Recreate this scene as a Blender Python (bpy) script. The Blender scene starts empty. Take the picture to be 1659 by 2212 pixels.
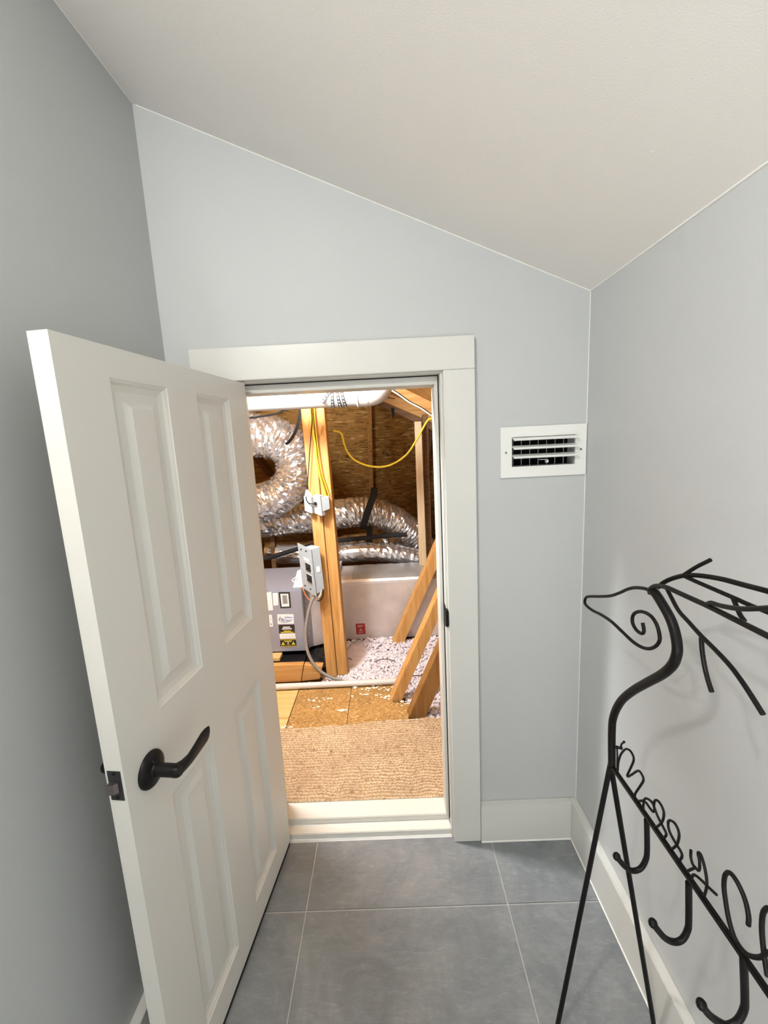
import bpy, bmesh, math, random
from mathutils import Vector, Matrix, noise

# ------------------------------------------------------------------ camera, world, lights, exposure
scene = bpy.context.scene
COL = scene.collection
F_PX, WIDTH_PX = 924.79, 1659
cam_data = bpy.data.cameras.new('camera')
cam_data.sensor_fit = 'HORIZONTAL'; cam_data.sensor_width = 36.0
cam_data.lens = F_PX / WIDTH_PX * 36.0
cam_data.clip_start = 0.01; cam_data.clip_end = 60
cam = bpy.data.objects.new('camera', cam_data); COL.objects.link(cam)
CR, CU, CW = Vector((0.99878139, 0.00517468, -0.04908108)), Vector((0.04752439, 0.16736493, 0.98474891)), Vector((-0.01331021, 0.98588143, -0.16691506))
mw = Matrix.Identity(4)
for i in range(3):
    mw[i][0] = CR[i]; mw[i][1] = CU[i]; mw[i][2] = -CW[i]
mw[0][3], mw[1][3], mw[2][3] = 0.0, -1.3046, 1.4
cam.matrix_world = mw
scene.camera = cam

world = bpy.data.worlds.new('world'); scene.world = world; world.use_nodes = True
world.node_tree.nodes['Background'].inputs[0].default_value = (0.8, 0.85, 0.9, 1)
world.node_tree.nodes['Background'].inputs[1].default_value = 0.05

XL_ROOM = -0.6343
def lamp(name, loc, power, color, radius):
    d = bpy.data.lights.new(name, 'POINT'); d.energy = power; d.color = color; d.shadow_soft_size = radius
    o = bpy.data.objects.new(name, d); o.location = loc; COL.objects.link(o)
    return o
lamp('room_light', (-0.575, -1.45, 2.17), 31.0, (1.0, 0.97, 0.93), 0.036)          # closet ceiling light behind the viewer
lamp('attic_light', (-0.62, 0.25, 1.86), 122.0, (0.975, 0.985, 1.0), 0.085)           # bare attic bulb just inside the door
def area(name, loc, rot, power, color, sx, sy):
    d = bpy.data.lights.new(name, 'AREA'); d.energy = power; d.color = color; d.shape = 'RECTANGLE'; d.size = sx; d.size_y = sy
    o = bpy.data.objects.new(name, d); o.location = loc; o.rotation_euler = rot; COL.objects.link(o)
    return o
area('fill_light', (XL_ROOM + 0.28, -2.20, 0.62), (0, math.radians(-116), 0), 27.0, (1.0, 0.985, 0.965), 1.0, 1.1)   # unseen fill added to brighten the right wall, ceiling and floor

vs = scene.view_settings
vs.view_transform = 'Standard'; vs.look = 'None'; vs.exposure = 0.0; vs.gamma = 1.0; vs.use_curve_mapping = False

random.seed(7)
# measured outlines in metres (x right, y into the attic, z up)
K = {
 'neck': [(0.435,-0.5154,0.7085),(0.435,-0.5094,0.7867),(0.435,-0.514,0.8248),(0.435,-0.5368,0.8713),(0.435,-0.5729,0.9162),(0.435,-0.6164,0.9608),(0.435,-0.6517,0.9961),(0.435,-0.6746,1.025),(0.435,-0.6831,1.047),(0.435,-0.6829,1.064),(0.435,-0.6751,1.0836),(0.435,-0.6629,1.0994),(0.435,-0.6441,1.1132),(0.435,-0.6264,1.124),(0.435,-0.6139,1.1283)],
 'head': [(0.435,-0.611,1.1216),(0.435,-0.6073,1.1236),(0.435,-0.5945,1.1236),(0.435,-0.5643,1.1146),(0.435,-0.5403,1.1028),(0.435,-0.515,1.0866),(0.435,-0.4829,1.0685),(0.435,-0.4424,1.0518),(0.435,-0.3975,1.0347),(0.435,-0.3796,1.0255),(0.435,-0.3728,1.013),(0.435,-0.3808,1.007),(0.435,-0.4113,1.0075),(0.435,-0.4505,1.0138),(0.435,-0.4918,1.0166),(0.435,-0.5299,1.014),(0.435,-0.5648,1.0116),(0.435,-0.5927,1.0145),(0.435,-0.6145,1.0226),(0.435,-0.6311,1.0354),(0.435,-0.6407,1.0505),(0.435,-0.6381,1.0639),(0.435,-0.6292,1.0756),(0.435,-0.6128,1.0822),(0.435,-0.5908,1.0799),(0.435,-0.5721,1.0708),(0.435,-0.5621,1.0591),(0.435,-0.5632,1.0459),(0.435,-0.5748,1.0389),(0.435,-0.5886,1.0386),(0.435,-0.596,1.0428),(0.435,-0.5973,1.0494),(0.435,-0.5925,1.0603)],
 'antA': [(0.435,-0.6076,1.1203),(0.432,-0.6134,1.1305),(0.429,-0.6311,1.1419),(0.426,-0.6518,1.1489),(0.423,-0.6717,1.153),(0.42,-0.7049,1.1562),(0.417,-0.7403,1.1594),(0.414,-0.7678,1.1623),(0.411,-0.8134,1.1646),(0.408,-0.8622,1.1669),(0.405,-0.8896,1.169)],
 'antA1': [(0.433,-0.6538,1.145),(0.4289,-0.6701,1.1386),(0.4248,-0.6952,1.1262),(0.4206,-0.7237,1.1208),(0.4165,-0.7553,1.1147),(0.4124,-0.7866,1.1106),(0.4083,-0.8175,1.105),(0.4041,-0.8444,1.0962),(0.4,-0.8749,1.0815)],
 'antA2': [(0.418,-0.7531,1.1117),(0.4147,-0.7608,1.097),(0.4115,-0.7719,1.079),(0.4082,-0.7833,1.0674),(0.405,-0.7954,1.0577)],
 'antA3': [(0.415,-0.7629,1.1638),(0.41,-0.7757,1.1709),(0.405,-0.7999,1.1766),(0.4,-0.8339,1.1872),(0.395,-0.8729,1.2045),(0.39,-0.8976,1.2169)],
 'antB': [(0.437,-0.6254,1.1368),(0.4401,-0.6328,1.147),(0.4432,-0.6462,1.1579),(0.4463,-0.666,1.1695),(0.4494,-0.682,1.1757),(0.4526,-0.701,1.1807),(0.4557,-0.7327,1.1863),(0.4588,-0.7612,1.1887),(0.4619,-0.7974,1.1921),(0.465,-0.818,1.1932)],
 'antB1': [(0.447,-0.6704,1.173),(0.451,-0.6891,1.1908),(0.455,-0.71,1.2074)],
 'antB2': [(0.447,-0.6692,1.1706),(0.45,-0.6927,1.1692),(0.453,-0.7264,1.1684),(0.456,-0.7564,1.1675),(0.459,-0.7736,1.166),(0.462,-0.8003,1.1657),(0.465,-0.8213,1.1656)],
 'antB3': [(0.457,-0.7521,1.1663),(0.4547,-0.7611,1.1595),(0.4523,-0.7712,1.1512),(0.45,-0.7816,1.1471)],
 'letM': [(0.435,-0.5378,0.719),(0.435,-0.5376,0.7303),(0.435,-0.5396,0.7433),(0.435,-0.5456,0.7617),(0.435,-0.5599,0.7847),(0.435,-0.5747,0.794),(0.435,-0.5867,0.791),(0.435,-0.5876,0.7811),(0.435,-0.5794,0.7592),(0.435,-0.5708,0.7376),(0.435,-0.5733,0.7365),(0.435,-0.5851,0.7512),(0.435,-0.6042,0.7757),(0.435,-0.6167,0.7768),(0.435,-0.6204,0.7697),(0.435,-0.6113,0.7491),(0.435,-0.5991,0.723),(0.435,-0.5998,0.715),(0.435,-0.6093,0.7172),(0.435,-0.6251,0.7328)],
 'letE': [(0.435,-0.631,0.7347),(0.435,-0.6429,0.7345),(0.435,-0.6515,0.7358),(0.435,-0.6551,0.7424),(0.435,-0.6531,0.7494),(0.435,-0.6548,0.7607),(0.435,-0.6625,0.768),(0.435,-0.6734,0.7672),(0.435,-0.6794,0.7595),(0.435,-0.677,0.7425),(0.435,-0.6667,0.7221),(0.435,-0.6564,0.7124),(0.435,-0.6394,0.7074),(0.435,-0.6301,0.7105),(0.435,-0.6251,0.716),(0.435,-0.6253,0.7309),(0.435,-0.6304,0.7423),(0.435,-0.6444,0.7501),(0.435,-0.6531,0.7485),(0.435,-0.6637,0.7399),(0.435,-0.6764,0.735),(0.435,-0.6873,0.7307),(0.435,-0.6878,0.7254),(0.435,-0.6812,0.7115),(0.435,-0.6804,0.7066),(0.435,-0.6857,0.7065)],
 'letR': [(0.435,-0.6857,0.7065),(0.435,-0.6945,0.7093),(0.435,-0.7038,0.7176),(0.435,-0.7132,0.7346),(0.435,-0.7174,0.7531),(0.435,-0.7151,0.7638),(0.435,-0.7064,0.7677),(0.435,-0.6969,0.7637),(0.435,-0.6913,0.7561),(0.435,-0.6923,0.7456),(0.435,-0.6992,0.7395),(0.435,-0.7119,0.736),(0.435,-0.7239,0.7342),(0.435,-0.7268,0.7282),(0.435,-0.7213,0.7126),(0.435,-0.7217,0.7092),(0.435,-0.7289,0.7073),(0.435,-0.7345,0.7091),(0.435,-0.7395,0.716),(0.435,-0.7546,0.74)],
 'letY': [(0.435,-0.744,0.7593),(0.435,-0.7447,0.7484),(0.435,-0.7491,0.7408),(0.435,-0.7555,0.7411),(0.435,-0.7607,0.7423),(0.435,-0.7632,0.7482),(0.435,-0.7619,0.7608),(0.435,-0.7579,0.7694),(0.435,-0.7627,0.7731),(0.435,-0.7707,0.764),(0.435,-0.7772,0.7492),(0.435,-0.7788,0.7337),(0.435,-0.7757,0.7158),(0.435,-0.7723,0.7097),(0.435,-0.7623,0.7061),(0.435,-0.7535,0.708),(0.435,-0.7506,0.7154),(0.435,-0.752,0.7234),(0.435,-0.7578,0.7294),(0.435,-0.7697,0.7348),(0.435,-0.7813,0.7385),(0.435,-0.7969,0.7442)],
 'letK': [(0.435,-0.5348,0.7176),(0.435,-0.5336,0.7474),(0.435,-0.5321,0.7666),(0.435,-0.5445,0.7753),(0.435,-0.5456,0.7839),(0.435,-0.5544,0.7963)],
 'letC': [(0.435,-0.8486,0.7624),(0.435,-0.848,0.7735),(0.435,-0.843,0.7867),(0.435,-0.8359,0.7957),(0.435,-0.8249,0.8022),(0.435,-0.8142,0.8016),(0.435,-0.8077,0.7898),(0.435,-0.8073,0.7726),(0.435,-0.8113,0.7565),(0.435,-0.8192,0.7351),(0.435,-0.8296,0.7198),(0.435,-0.8406,0.7165),(0.435,-0.8523,0.7211),(0.435,-0.8627,0.7323),(0.435,-0.8706,0.7449),(0.435,-0.8775,0.7618)],
 'letH': [(0.435,-0.8805,0.7295),(0.435,-0.8736,0.7504),(0.435,-0.8674,0.7764),(0.435,-0.8656,0.797),(0.435,-0.8673,0.8096),(0.435,-0.8721,0.8187),(0.435,-0.8785,0.8159),(0.435,-0.8838,0.7991),(0.435,-0.8948,0.7627)],
 'bar': [(0.435,-0.5153,0.7094),(0.435,-0.8834,0.7105)],
 'hook0': [(0.435,-0.6363,0.7031),(0.4391,-0.6363,0.6382),(0.4368,-0.6363,0.6163),(0.4283,-0.6363,0.6),(0.4144,-0.6363,0.5964),(0.4012,-0.6363,0.6053),(0.39,-0.6363,0.6197),(0.3846,-0.6363,0.6282)],
 'hook1': [(0.435,-0.7449,0.7009),(0.4398,-0.7449,0.6311),(0.4392,-0.7449,0.6115),(0.4323,-0.7449,0.5944),(0.4205,-0.7449,0.5895),(0.4059,-0.7449,0.5968),(0.3928,-0.7449,0.6134),(0.384,-0.7449,0.6273)],
 'hook2': [(0.435,-0.8471,0.7094),(0.4426,-0.8471,0.6438),(0.4432,-0.8471,0.6221),(0.4364,-0.8471,0.6027),(0.425,-0.8471,0.5955),(0.4143,-0.8471,0.6003),(0.3977,-0.8471,0.6152),(0.3861,-0.8471,0.6331)],
 'footL': (0.3378,-0.5068,0.0),
 'apex': (0.4379,-0.507,0.7026),
 'seamA0': (-0.5609,0.9108,0.03),
 'seamA1': (-0.5598,0.5842,0.03),
 'seamB0': (-0.2663,0.8849,0.03),
 'seamB1': (-0.2588,0.5896,0.03),
 'osbR0': (0.052,0.74,0.03),
 'osbR1': (0.0412,0.6199,0.03),
 'carpetfar': [(-0.5801,0.5517,0.045),(-0.5005,0.5569,0.045),(-0.3667,0.5622,0.045),(-0.277,0.5634,0.045),(-0.1988,0.5688,0.045),(-0.1431,0.5825,0.045),(-0.0299,0.5893,0.045),(0.0833,0.5891,0.045),(0.1967,0.5924,0.045)],
 'pipe': [(-0.6959,0.9162,0.05),(-0.4175,0.9186,0.05),(-0.1553,0.9222,0.05),(0.0073,0.924,0.05)],
 'postL': [(-0.451,1.05,1.5961),(-0.3939,1.05,1.5932),(-0.3591,1.05,0.0056),(-0.4227,1.05,0.0864)],
 'postR': [(-0.3956,1.06,1.5941),(-0.3458,1.06,1.5916),(-0.2985,1.06,0.057),(-0.3654,1.06,0.012)],
 'bigpvc': [(-0.7145,0.75,1.6039),(-0.6403,0.75,1.6054),(-0.4104,0.75,1.6035),(-0.1723,0.75,1.6032),(-0.0643,0.75,1.6031)],
 'elbow': [(-0.0643,0.75,1.6031),(-0.0379,0.75,1.6122),(-0.0152,0.75,1.6361),(0.0,0.75,1.683)],
 'coup': [(-0.1291,0.72,1.6383),(-0.1255,0.72,1.5577),(-0.072,0.72,1.6355),(-0.0717,0.72,1.5654)],
 'straps': [(-0.233,0.7,1.6351),(-0.24,0.7,1.566),(-0.2163,0.7,1.6343),(-0.2062,0.7,1.5643),(-0.1974,0.7,1.6333),(-0.1809,0.7,1.563),(-0.2462,0.7,1.6276),(-0.2874,0.7,1.5827)],
 'unitF': [(-0.7752,1.17,0.5413),(-0.5537,1.17,0.5308),(-0.5665,1.17,0.1246),(-0.7651,1.17,0.1338)],
 'unitTop': [(-0.7799,1.1852,0.536),(-0.5504,1.1552,0.536),(-0.9083,1.6318,0.536),(-0.6804,1.6188,0.536)],
 'lab': [(-0.7687,1.17,0.5204),(-0.7404,1.17,0.522),(-0.7398,1.17,0.4063),(-0.7684,1.17,0.4046),(-0.7325,1.17,0.5157),(-0.7016,1.17,0.5143),(-0.7057,1.17,0.4375),(-0.7342,1.17,0.4359),(-0.6954,1.17,0.5199),(-0.6281,1.17,0.5167),(-0.628,1.17,0.4189),(-0.6932,1.17,0.419),(-0.7709,1.17,0.3778),(-0.7511,1.17,0.3769),(-0.7495,1.17,0.3015),(-0.7726,1.17,0.2995),(-0.7168,1.17,0.3783),(-0.6176,1.17,0.3736),(-0.6199,1.17,0.3135),(-0.7197,1.17,0.3152),(-0.7145,1.17,0.3089),(-0.6175,1.17,0.3074),(-0.6193,1.17,0.2529),(-0.7166,1.17,0.2544),(-0.714,1.17,0.2512),(-0.6195,1.17,0.2498),(-0.6166,1.17,0.2161),(-0.7142,1.17,0.2176),(-0.7144,1.17,0.2146),(-0.6169,1.17,0.2131),(-0.6152,1.17,0.1639),(-0.716,1.17,0.1655)],
 'drain': [(-0.8,1.2888,0.06),(-0.5898,1.2826,0.06),(-0.7658,1.1687,0.06),(-0.5801,1.1533,0.06)],
 'joist': [(-0.7149,1.0,0.1369),(-0.5422,1.0,0.1319),(-0.5451,1.0,0.1291),(-0.4322,1.0,0.1209),(-0.7192,1.0,0.0315),(-0.5672,1.0,0.0245),(-0.445,1.0,0.0572)],
 'trunkF': [(-0.3679,1.5,0.4391),(0.1777,1.5,0.4529),(0.3135,1.5,0.4564),(-0.3396,1.5,0.0346),(0.0172,1.5,0.0353),(0.3148,1.5,0.0352)],
 'trunkT': [(-0.2814,1.4369,0.47),(0.1745,1.4495,0.47),(-0.3031,1.7873,0.47),(0.1993,1.7795,0.47)],
 'trunkTB': [(-0.3976,1.85,0.4554),(0.204,1.85,0.4524)],
 'red': [(-0.274,1.495,0.1474),(-0.2096,1.495,0.1478),(-0.2076,1.495,0.0689),(-0.2723,1.495,0.0684)],
 'plen': [(-0.5798,1.3,0.4478),(-0.4291,1.3,0.4407),(-0.3313,1.3,0.5746),(-0.5891,1.3,0.1092),(-0.4524,1.3,0.1158)],
 'flex1': [(-0.9751,2.0,0.804),(-0.8149,2.0222,0.8106),(-0.5973,2.0444,0.8185),(-0.377,2.0667,0.8339),(-0.1927,2.0889,0.8326),(-0.0828,2.1111,0.8006),(0.0277,2.1333,0.7452),(0.1386,2.1556,0.6539),(0.2317,2.1778,0.5379),(0.3067,2.2,0.3962)],
 'flex1e': [(-0.5064,2.0,0.9654),(-0.5235,2.0,0.7301),(-0.1463,2.0,0.9407),(-0.1947,2.0,0.7218)],
 'ring': [(-1.0811,1.75,1.5301),(-0.9397,1.75,1.4751),(-0.7946,1.75,1.4519),(-0.6861,1.75,1.3821),(-0.6466,1.75,1.2662),(-0.6841,1.75,1.136),(-0.7826,1.75,1.0404),(-0.9375,1.75,0.9974),(-1.1066,1.75,0.9886)],
 'flex2': [(-0.5279,1.93,0.5309),(-0.3825,1.93,0.5389),(-0.1653,1.93,0.5434),(0.014,1.93,0.5199),(0.1747,1.93,0.475),(0.336,1.93,0.4336)],
 'flex3': [(-1.1632,2.55,0.4342),(-0.8837,2.55,0.4208),(-0.5369,2.55,0.4485),(-0.2778,2.55,0.4714),(-0.064,2.55,0.4611),(0.1487,2.55,0.4245),(0.4037,2.55,0.3594)],
 'line1': [(-0.9531,1.8,0.562),(-0.8532,1.8,0.5859),(-0.6754,1.8,0.631),(-0.4992,1.8,0.6688),(-0.343,1.8,0.679),(-0.1873,1.8,0.6857),(-0.1319,1.8,0.6901)],
 'strap': [(-0.1167,1.88,1.0192),(-0.1296,1.88,0.9744),(-0.1543,1.88,0.9051),(-0.1836,1.88,0.8178),(-0.2087,1.88,0.7474),(-0.2023,1.88,0.7363)],
 'strapL': [(-0.1692,2.0,0.7206),(-0.1791,2.0,0.6086),(-0.1901,2.0,0.4763)],
 'raftB': [(-0.1369,2.5751,1.7249),(-0.1741,3.4592,0.8408),(-0.2577,4.5363,-0.2363)],
 'hip': [(-0.1099,2.5473,1.7527),(0.4691,2.849,1.451)],
 'textrow': [(-0.6407,3.086,1.264),(-0.3134,3.1125,1.2375),(0.3038,3.1292,1.2208)],
 'hipA': [(-0.1102,2.3,1.8038),(0.4021,2.3,1.5346),(-0.0965,2.3,1.7077),(0.3991,2.3,1.4333)],
 'hipB': [(-0.0571,1.9,1.7699),(0.36,1.9,1.6055)],
 'jack': [(0.091,1.5,1.7281),(0.3163,1.5,1.62)],
 'wcable': [(-0.0022,1.7,1.7686),(0.0645,1.7,1.7166),(0.1566,1.7,1.657),(0.2493,1.7,1.6032),(0.3366,1.7,1.5587)],
 'ycable': [(-0.3318,1.45,1.4712),(-0.2832,1.45,1.4516),(-0.2672,1.45,1.3812),(-0.247,1.45,1.3276),(-0.2113,1.45,1.2818),(-0.1538,1.45,1.2495),(-0.0924,1.45,1.2317),(-0.0212,1.45,1.2282),(0.0541,1.45,1.2511),(0.1302,1.45,1.3033),(0.1924,1.45,1.3877),(0.2297,1.45,1.4493),(0.2696,1.45,1.5075),(0.3077,1.45,1.5171)],
 'studR': [(0.2002,1.7,1.472),(0.248,1.7,1.4728),(0.1942,1.7,0.494),(0.2515,1.7,0.4982)],
 'studR2': [(0.2699,1.78,1.4417),(0.3028,1.78,1.4466),(0.269,1.78,0.488),(0.3037,1.78,0.4971)],
 'brace0': [(-0.0132,1.42,0.0386),(0.2242,1.42,0.5571),(0.0419,1.42,-0.0012),(0.281,1.42,0.5163)],
 'brace1': [(-0.0372,0.78,0.0317),(0.2131,0.78,0.5761),(0.0167,0.78,0.0211),(0.2159,0.78,0.4248)],
 'brace2': [(0.044,0.64,0.0156),(0.2001,0.64,0.3678),(0.1298,0.64,0.0117),(0.1992,0.64,0.1708)],
 'ycab2': [(-0.3906,1.03,1.5916),(-0.3897,1.03,1.5386),(-0.3904,1.03,1.4658),(-0.3836,1.03,1.3918),(-0.3817,1.03,1.3172),(-0.3748,1.03,1.2416),(-0.3617,1.03,1.1777),(-0.3464,1.03,1.1079)],
 'bcab1': [(-0.7897,1.2,1.5619),(-0.7202,1.2,1.5636),(-0.6125,1.2,1.5764),(-0.5712,1.2,1.5925),(-0.5035,1.2,1.6097)],
 'bcab2': [(-0.4705,1.15,1.5994),(-0.4799,1.15,1.5492),(-0.504,1.15,1.4789),(-0.5402,1.15,1.424),(-0.5712,1.15,1.3996)],
 'bcab3': [(-0.3893,1.02,1.586),(-0.3899,1.02,1.514),(-0.4049,1.02,1.4175),(-0.42,1.02,1.3195),(-0.4309,1.02,1.2451),(-0.4429,1.02,1.1572)],
 'wbox': [(-0.4676,1.0,1.1177),(-0.4222,1.0,1.118),(-0.4247,1.0,1.0211),(-0.4669,1.0,1.0334),(-0.4118,1.0,1.1226),(-0.3716,1.0,1.1207),(-0.3696,1.0,1.0107),(-0.4093,1.0,1.0229),(-0.365,1.0,1.1077),(-0.3271,1.0,1.1084),(-0.3271,1.0,1.0369),(-0.363,1.0,1.031)],
 'panel': [(-0.5179,0.98,0.8587),(-0.4391,0.98,0.8235),(-0.4344,0.98,0.5477),(-0.5075,0.98,0.6109),(-0.3927,0.98,0.8291),(-0.3868,0.98,0.5944)],
 'hose': [(-0.4187,1.0,0.5558),(-0.4513,1.0,0.5409),(-0.4829,1.0,0.4732),(-0.5054,1.0,0.3904),(-0.5174,1.0,0.3062),(-0.5135,1.0,0.2202),(-0.4896,1.0,0.1469),(-0.4406,1.0,0.0804),(-0.3757,1.0,0.0393),(-0.3221,1.0,0.028)],
 'orange': [(-0.5078,1.0,0.5901),(-0.4974,1.0,0.5568),(-0.4786,1.0,0.5284),(-0.4639,1.0,0.5139)],
 'tri': [(-0.5697,1.16,0.6513),(-0.5408,1.16,0.6643),(-0.6101,1.16,0.5692),(-0.5491,1.16,0.5634),(-0.5822,1.16,0.5679)],
 'wire1': [(-0.1465,1.25,-0.0074),(-0.1039,1.25,0.0099),(-0.071,1.25,0.0116),(-0.0358,1.25,0.0003),(0.002,1.25,-0.0207)],
 'raftB2': [(-1.3253,2.952,1.348),(-1.2185,3.2331,1.0669),(-1.0768,3.5934,0.7066)],
 'beamL': [(-1.0868,2.2,1.6582),(-0.8548,2.2,1.6721),(-0.672,2.2,1.6377),(-1.0185,2.2,1.52),(-0.7126,2.2,1.5962)],
}

# ------------------------------------------------------------------ materials
def new_mat(name):
    m = bpy.data.materials.new(name); m.use_nodes = True
    nt = m.node_tree; b = nt.nodes['Principled BSDF']
    return m, nt, b
def coords(nt, scale=(1, 1, 1), rot=(0, 0, 0)):
    tc = nt.nodes.new('ShaderNodeTexCoord'); mp = nt.nodes.new('ShaderNodeMapping')
    mp.inputs['Scale'].default_value = scale; mp.inputs['Rotation'].default_value = rot
    nt.links.new(tc.outputs['Object'], mp.inputs['Vector'])
    return mp.outputs['Vector']
def noise_tex(nt, vec, scale, detail=4, rough=0.55, dist=0.0):
    n = nt.nodes.new('ShaderNodeTexNoise'); n.inputs['Scale'].default_value = scale
    n.inputs['Detail'].default_value = detail; n.inputs['Roughness'].default_value = rough; n.inputs['Distortion'].default_value = dist
    nt.links.new(vec, n.inputs['Vector'])
    return n.outputs[0]
def ramp(nt, fac, stops):
    r = nt.nodes.new('ShaderNodeValToRGB'); cr = r.color_ramp
    cr.elements[0].position, cr.elements[0].color = stops[0][0], (*stops[0][1], 1)
    cr.elements[1].position, cr.elements[1].color = stops[-1][0], (*stops[-1][1], 1)
    for p, c in stops[1:-1]:
        e = cr.elements.new(p); e.color = (*c, 1)
    nt.links.new(fac, r.inputs[0])
    return r.outputs[0]
def bump(nt, b, height, strength, dist=0.01):
    n = nt.nodes.new('ShaderNodeBump'); n.inputs['Strength'].default_value = strength; n.inputs['Distance'].default_value = dist
    nt.links.new(height, n.inputs['Height']); nt.links.new(n.outputs[0], b.inputs['Normal'])
def flat(name, color, rough=0.5, metal=0.0, nscale=None, var=0.06, bstr=0.0, bscale=None, spec=0.5):
    m, nt, b = new_mat(name)
    b.inputs['Roughness'].default_value = rough; b.inputs['Metallic'].default_value = metal
    b.inputs['Specular IOR Level'].default_value = spec
    v = coords(nt)
    f = noise_tex(nt, v, nscale or 6.0)
    lo = tuple(max(0, c * (1 - var)) for c in color); hi = tuple(min(1, c * (1 + var)) for c in color)
    nt.links.new(ramp(nt, f, [(0.3, lo), (0.7, hi)]), b.inputs['Base Color'])
    if bstr:
        bump(nt, b, noise_tex(nt, v, bscale or 200.0, 3), bstr, 0.002)
    return m
def wood(name, axis, dark, mid, light, knots=True, rough=0.6):
    m, nt, b = new_mat(name); b.inputs['Roughness'].default_value = rough
    b.inputs['Specular IOR Level'].default_value = 0.25
    sc = {'x': (2.5, 45, 45), 'y': (45, 2.5, 45), 'z': (45, 45, 2.5)}[axis]
    g = noise_tex(nt, coords(nt, sc), 1.0, 5, 0.6, 0.6)
    c = ramp(nt, g, [(0.30, dark), (0.5, mid), (0.72, light)])
    k = noise_tex(nt, coords(nt, {'x': (6, 22, 22), 'y': (22, 6, 22), 'z': (22, 22, 6)}[axis]), 1.0, 2, 0.5, 0.3)
    kr = ramp(nt, k, [(0.66, (1, 1, 1)), (0.74, (0.62, 0.5, 0.42))])
    mx = nt.nodes.new('ShaderNodeMix'); mx.data_type = 'RGBA'; mx.blend_type = 'MULTIPLY'; mx.inputs[0].default_value = 1.0 if knots else 0.0
    nt.links.new(c, mx.inputs[6]); nt.links.new(kr, mx.inputs[7]); nt.links.new(mx.outputs[2], b.inputs['Base Color'])
    bump(nt, b, g, 0.25, 0.003)
    return m
def osb(name, dark, mid, light, scale=1.0, stretch=(60, 60, 60)):
    m, nt, b = new_mat(name); b.inputs['Roughness'].default_value = 0.7; b.inputs['Specular IOR Level'].default_value = 0.2
    v = coords(nt, tuple(s * scale for s in stretch))
    dn = nt.nodes.new('ShaderNodeTexNoise'); dn.inputs['Scale'].default_value = 0.7; nt.links.new(v, dn.inputs['Vector'])
    ad = nt.nodes.new('ShaderNodeVectorMath'); ad.operation = 'MULTIPLY_ADD'; ad.inputs[1].default_value = (1.6, 1.6, 1.6)
    nt.links.new(dn.outputs[1], ad.inputs[0]); nt.links.new(v, ad.inputs[2])
    vo = nt.nodes.new('ShaderNodeTexVoronoi'); vo.inputs['Scale'].default_value = 1.0
    nt.links.new(ad.outputs[0], vo.inputs['Vector'])
    sep = nt.nodes.new('ShaderNodeSeparateColor'); nt.links.new(vo.outputs['Color'], sep.inputs[0])
    c1 = ramp(nt, sep.outputs[0], [(0.0, dark), (0.35, mid), (0.85, mid), (1.0, light)])
    big = noise_tex(nt, coords(nt), 9.0, 3)
    br = ramp(nt, big, [(0.3, (0.8, 0.78, 0.75)), (0.7, (1.1, 1.08, 1.05))])
    mx = nt.nodes.new('ShaderNodeMix'); mx.data_type = 'RGBA'; mx.blend_type = 'MULTIPLY'; mx.inputs[0].default_value = 1.0
    nt.links.new(c1, mx.inputs[6]); nt.links.new(br, mx.inputs[7]); nt.links.new(mx.outputs[2], b.inputs['Base Color'])
    bump(nt, b, sep.outputs[1], 0.3, 0.002)
    return m
def foil(name, color, rough, bscale, bstr, metal=1.0):
    m, nt, b = new_mat(name); b.inputs['Metallic'].default_value = metal; b.inputs['Roughness'].default_value = rough
    v = coords(nt)
    f = noise_tex(nt, v, 9.0, 3)
    nt.links.new(ramp(nt, f, [(0.3, tuple(c * 0.82 for c in color)), (0.7, color)]), b.inputs['Base Color'])
    bump(nt, b, noise_tex(nt, v, bscale, 4, 0.6, 1.0), bstr, 0.01)
    return m

M = {}
M['wall'] = flat('wall_paint', (0.535, 0.553, 0.553), 0.55, nscale=2.5, var=0.012, bstr=0.12, bscale=420)
M['ceiling'] = flat('ceiling_paint', (0.87, 0.842, 0.80), 0.7, nscale=2.0, var=0.012, bstr=0.15, bscale=380)
M['trim'] = flat('trim_paint', (0.68, 0.68, 0.64), 0.35, nscale=4, var=0.015)
M['door'] = flat('door_paint', (0.71, 0.70, 0.65), 0.4, nscale=4, var=0.012)
M['caulk'] = flat('caulk', (0.86, 0.86, 0.82), 0.6, nscale=30, var=0.03)
M['vent'] = flat('vent_enamel', (0.84, 0.85, 0.82), 0.3, var=0.01)
M['dark'] = flat('dark_void', (0.006, 0.006, 0.006), 0.9, spec=0.1)
M['vane'] = flat('vane_metal', (0.55, 0.56, 0.56), 0.45, 0.0)
M['iron'] = flat('black_iron', (0.007, 0.006, 0.006), 0.42, 0.0, nscale=60, var=0.3, bstr=0.25, bscale=260, spec=0.18)
M['bronze'] = flat('black_bronze', (0.008, 0.0075, 0.0075), 0.40, 0.0, nscale=40, var=0.2, spec=0.18)
M['bolt'] = flat('latch_steel', (0.22, 0.19, 0.19), 0.35, 0.9)
M['grout'] = flat('grout', (0.42, 0.42, 0.41), 0.9, nscale=60, var=0.08)
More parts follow.
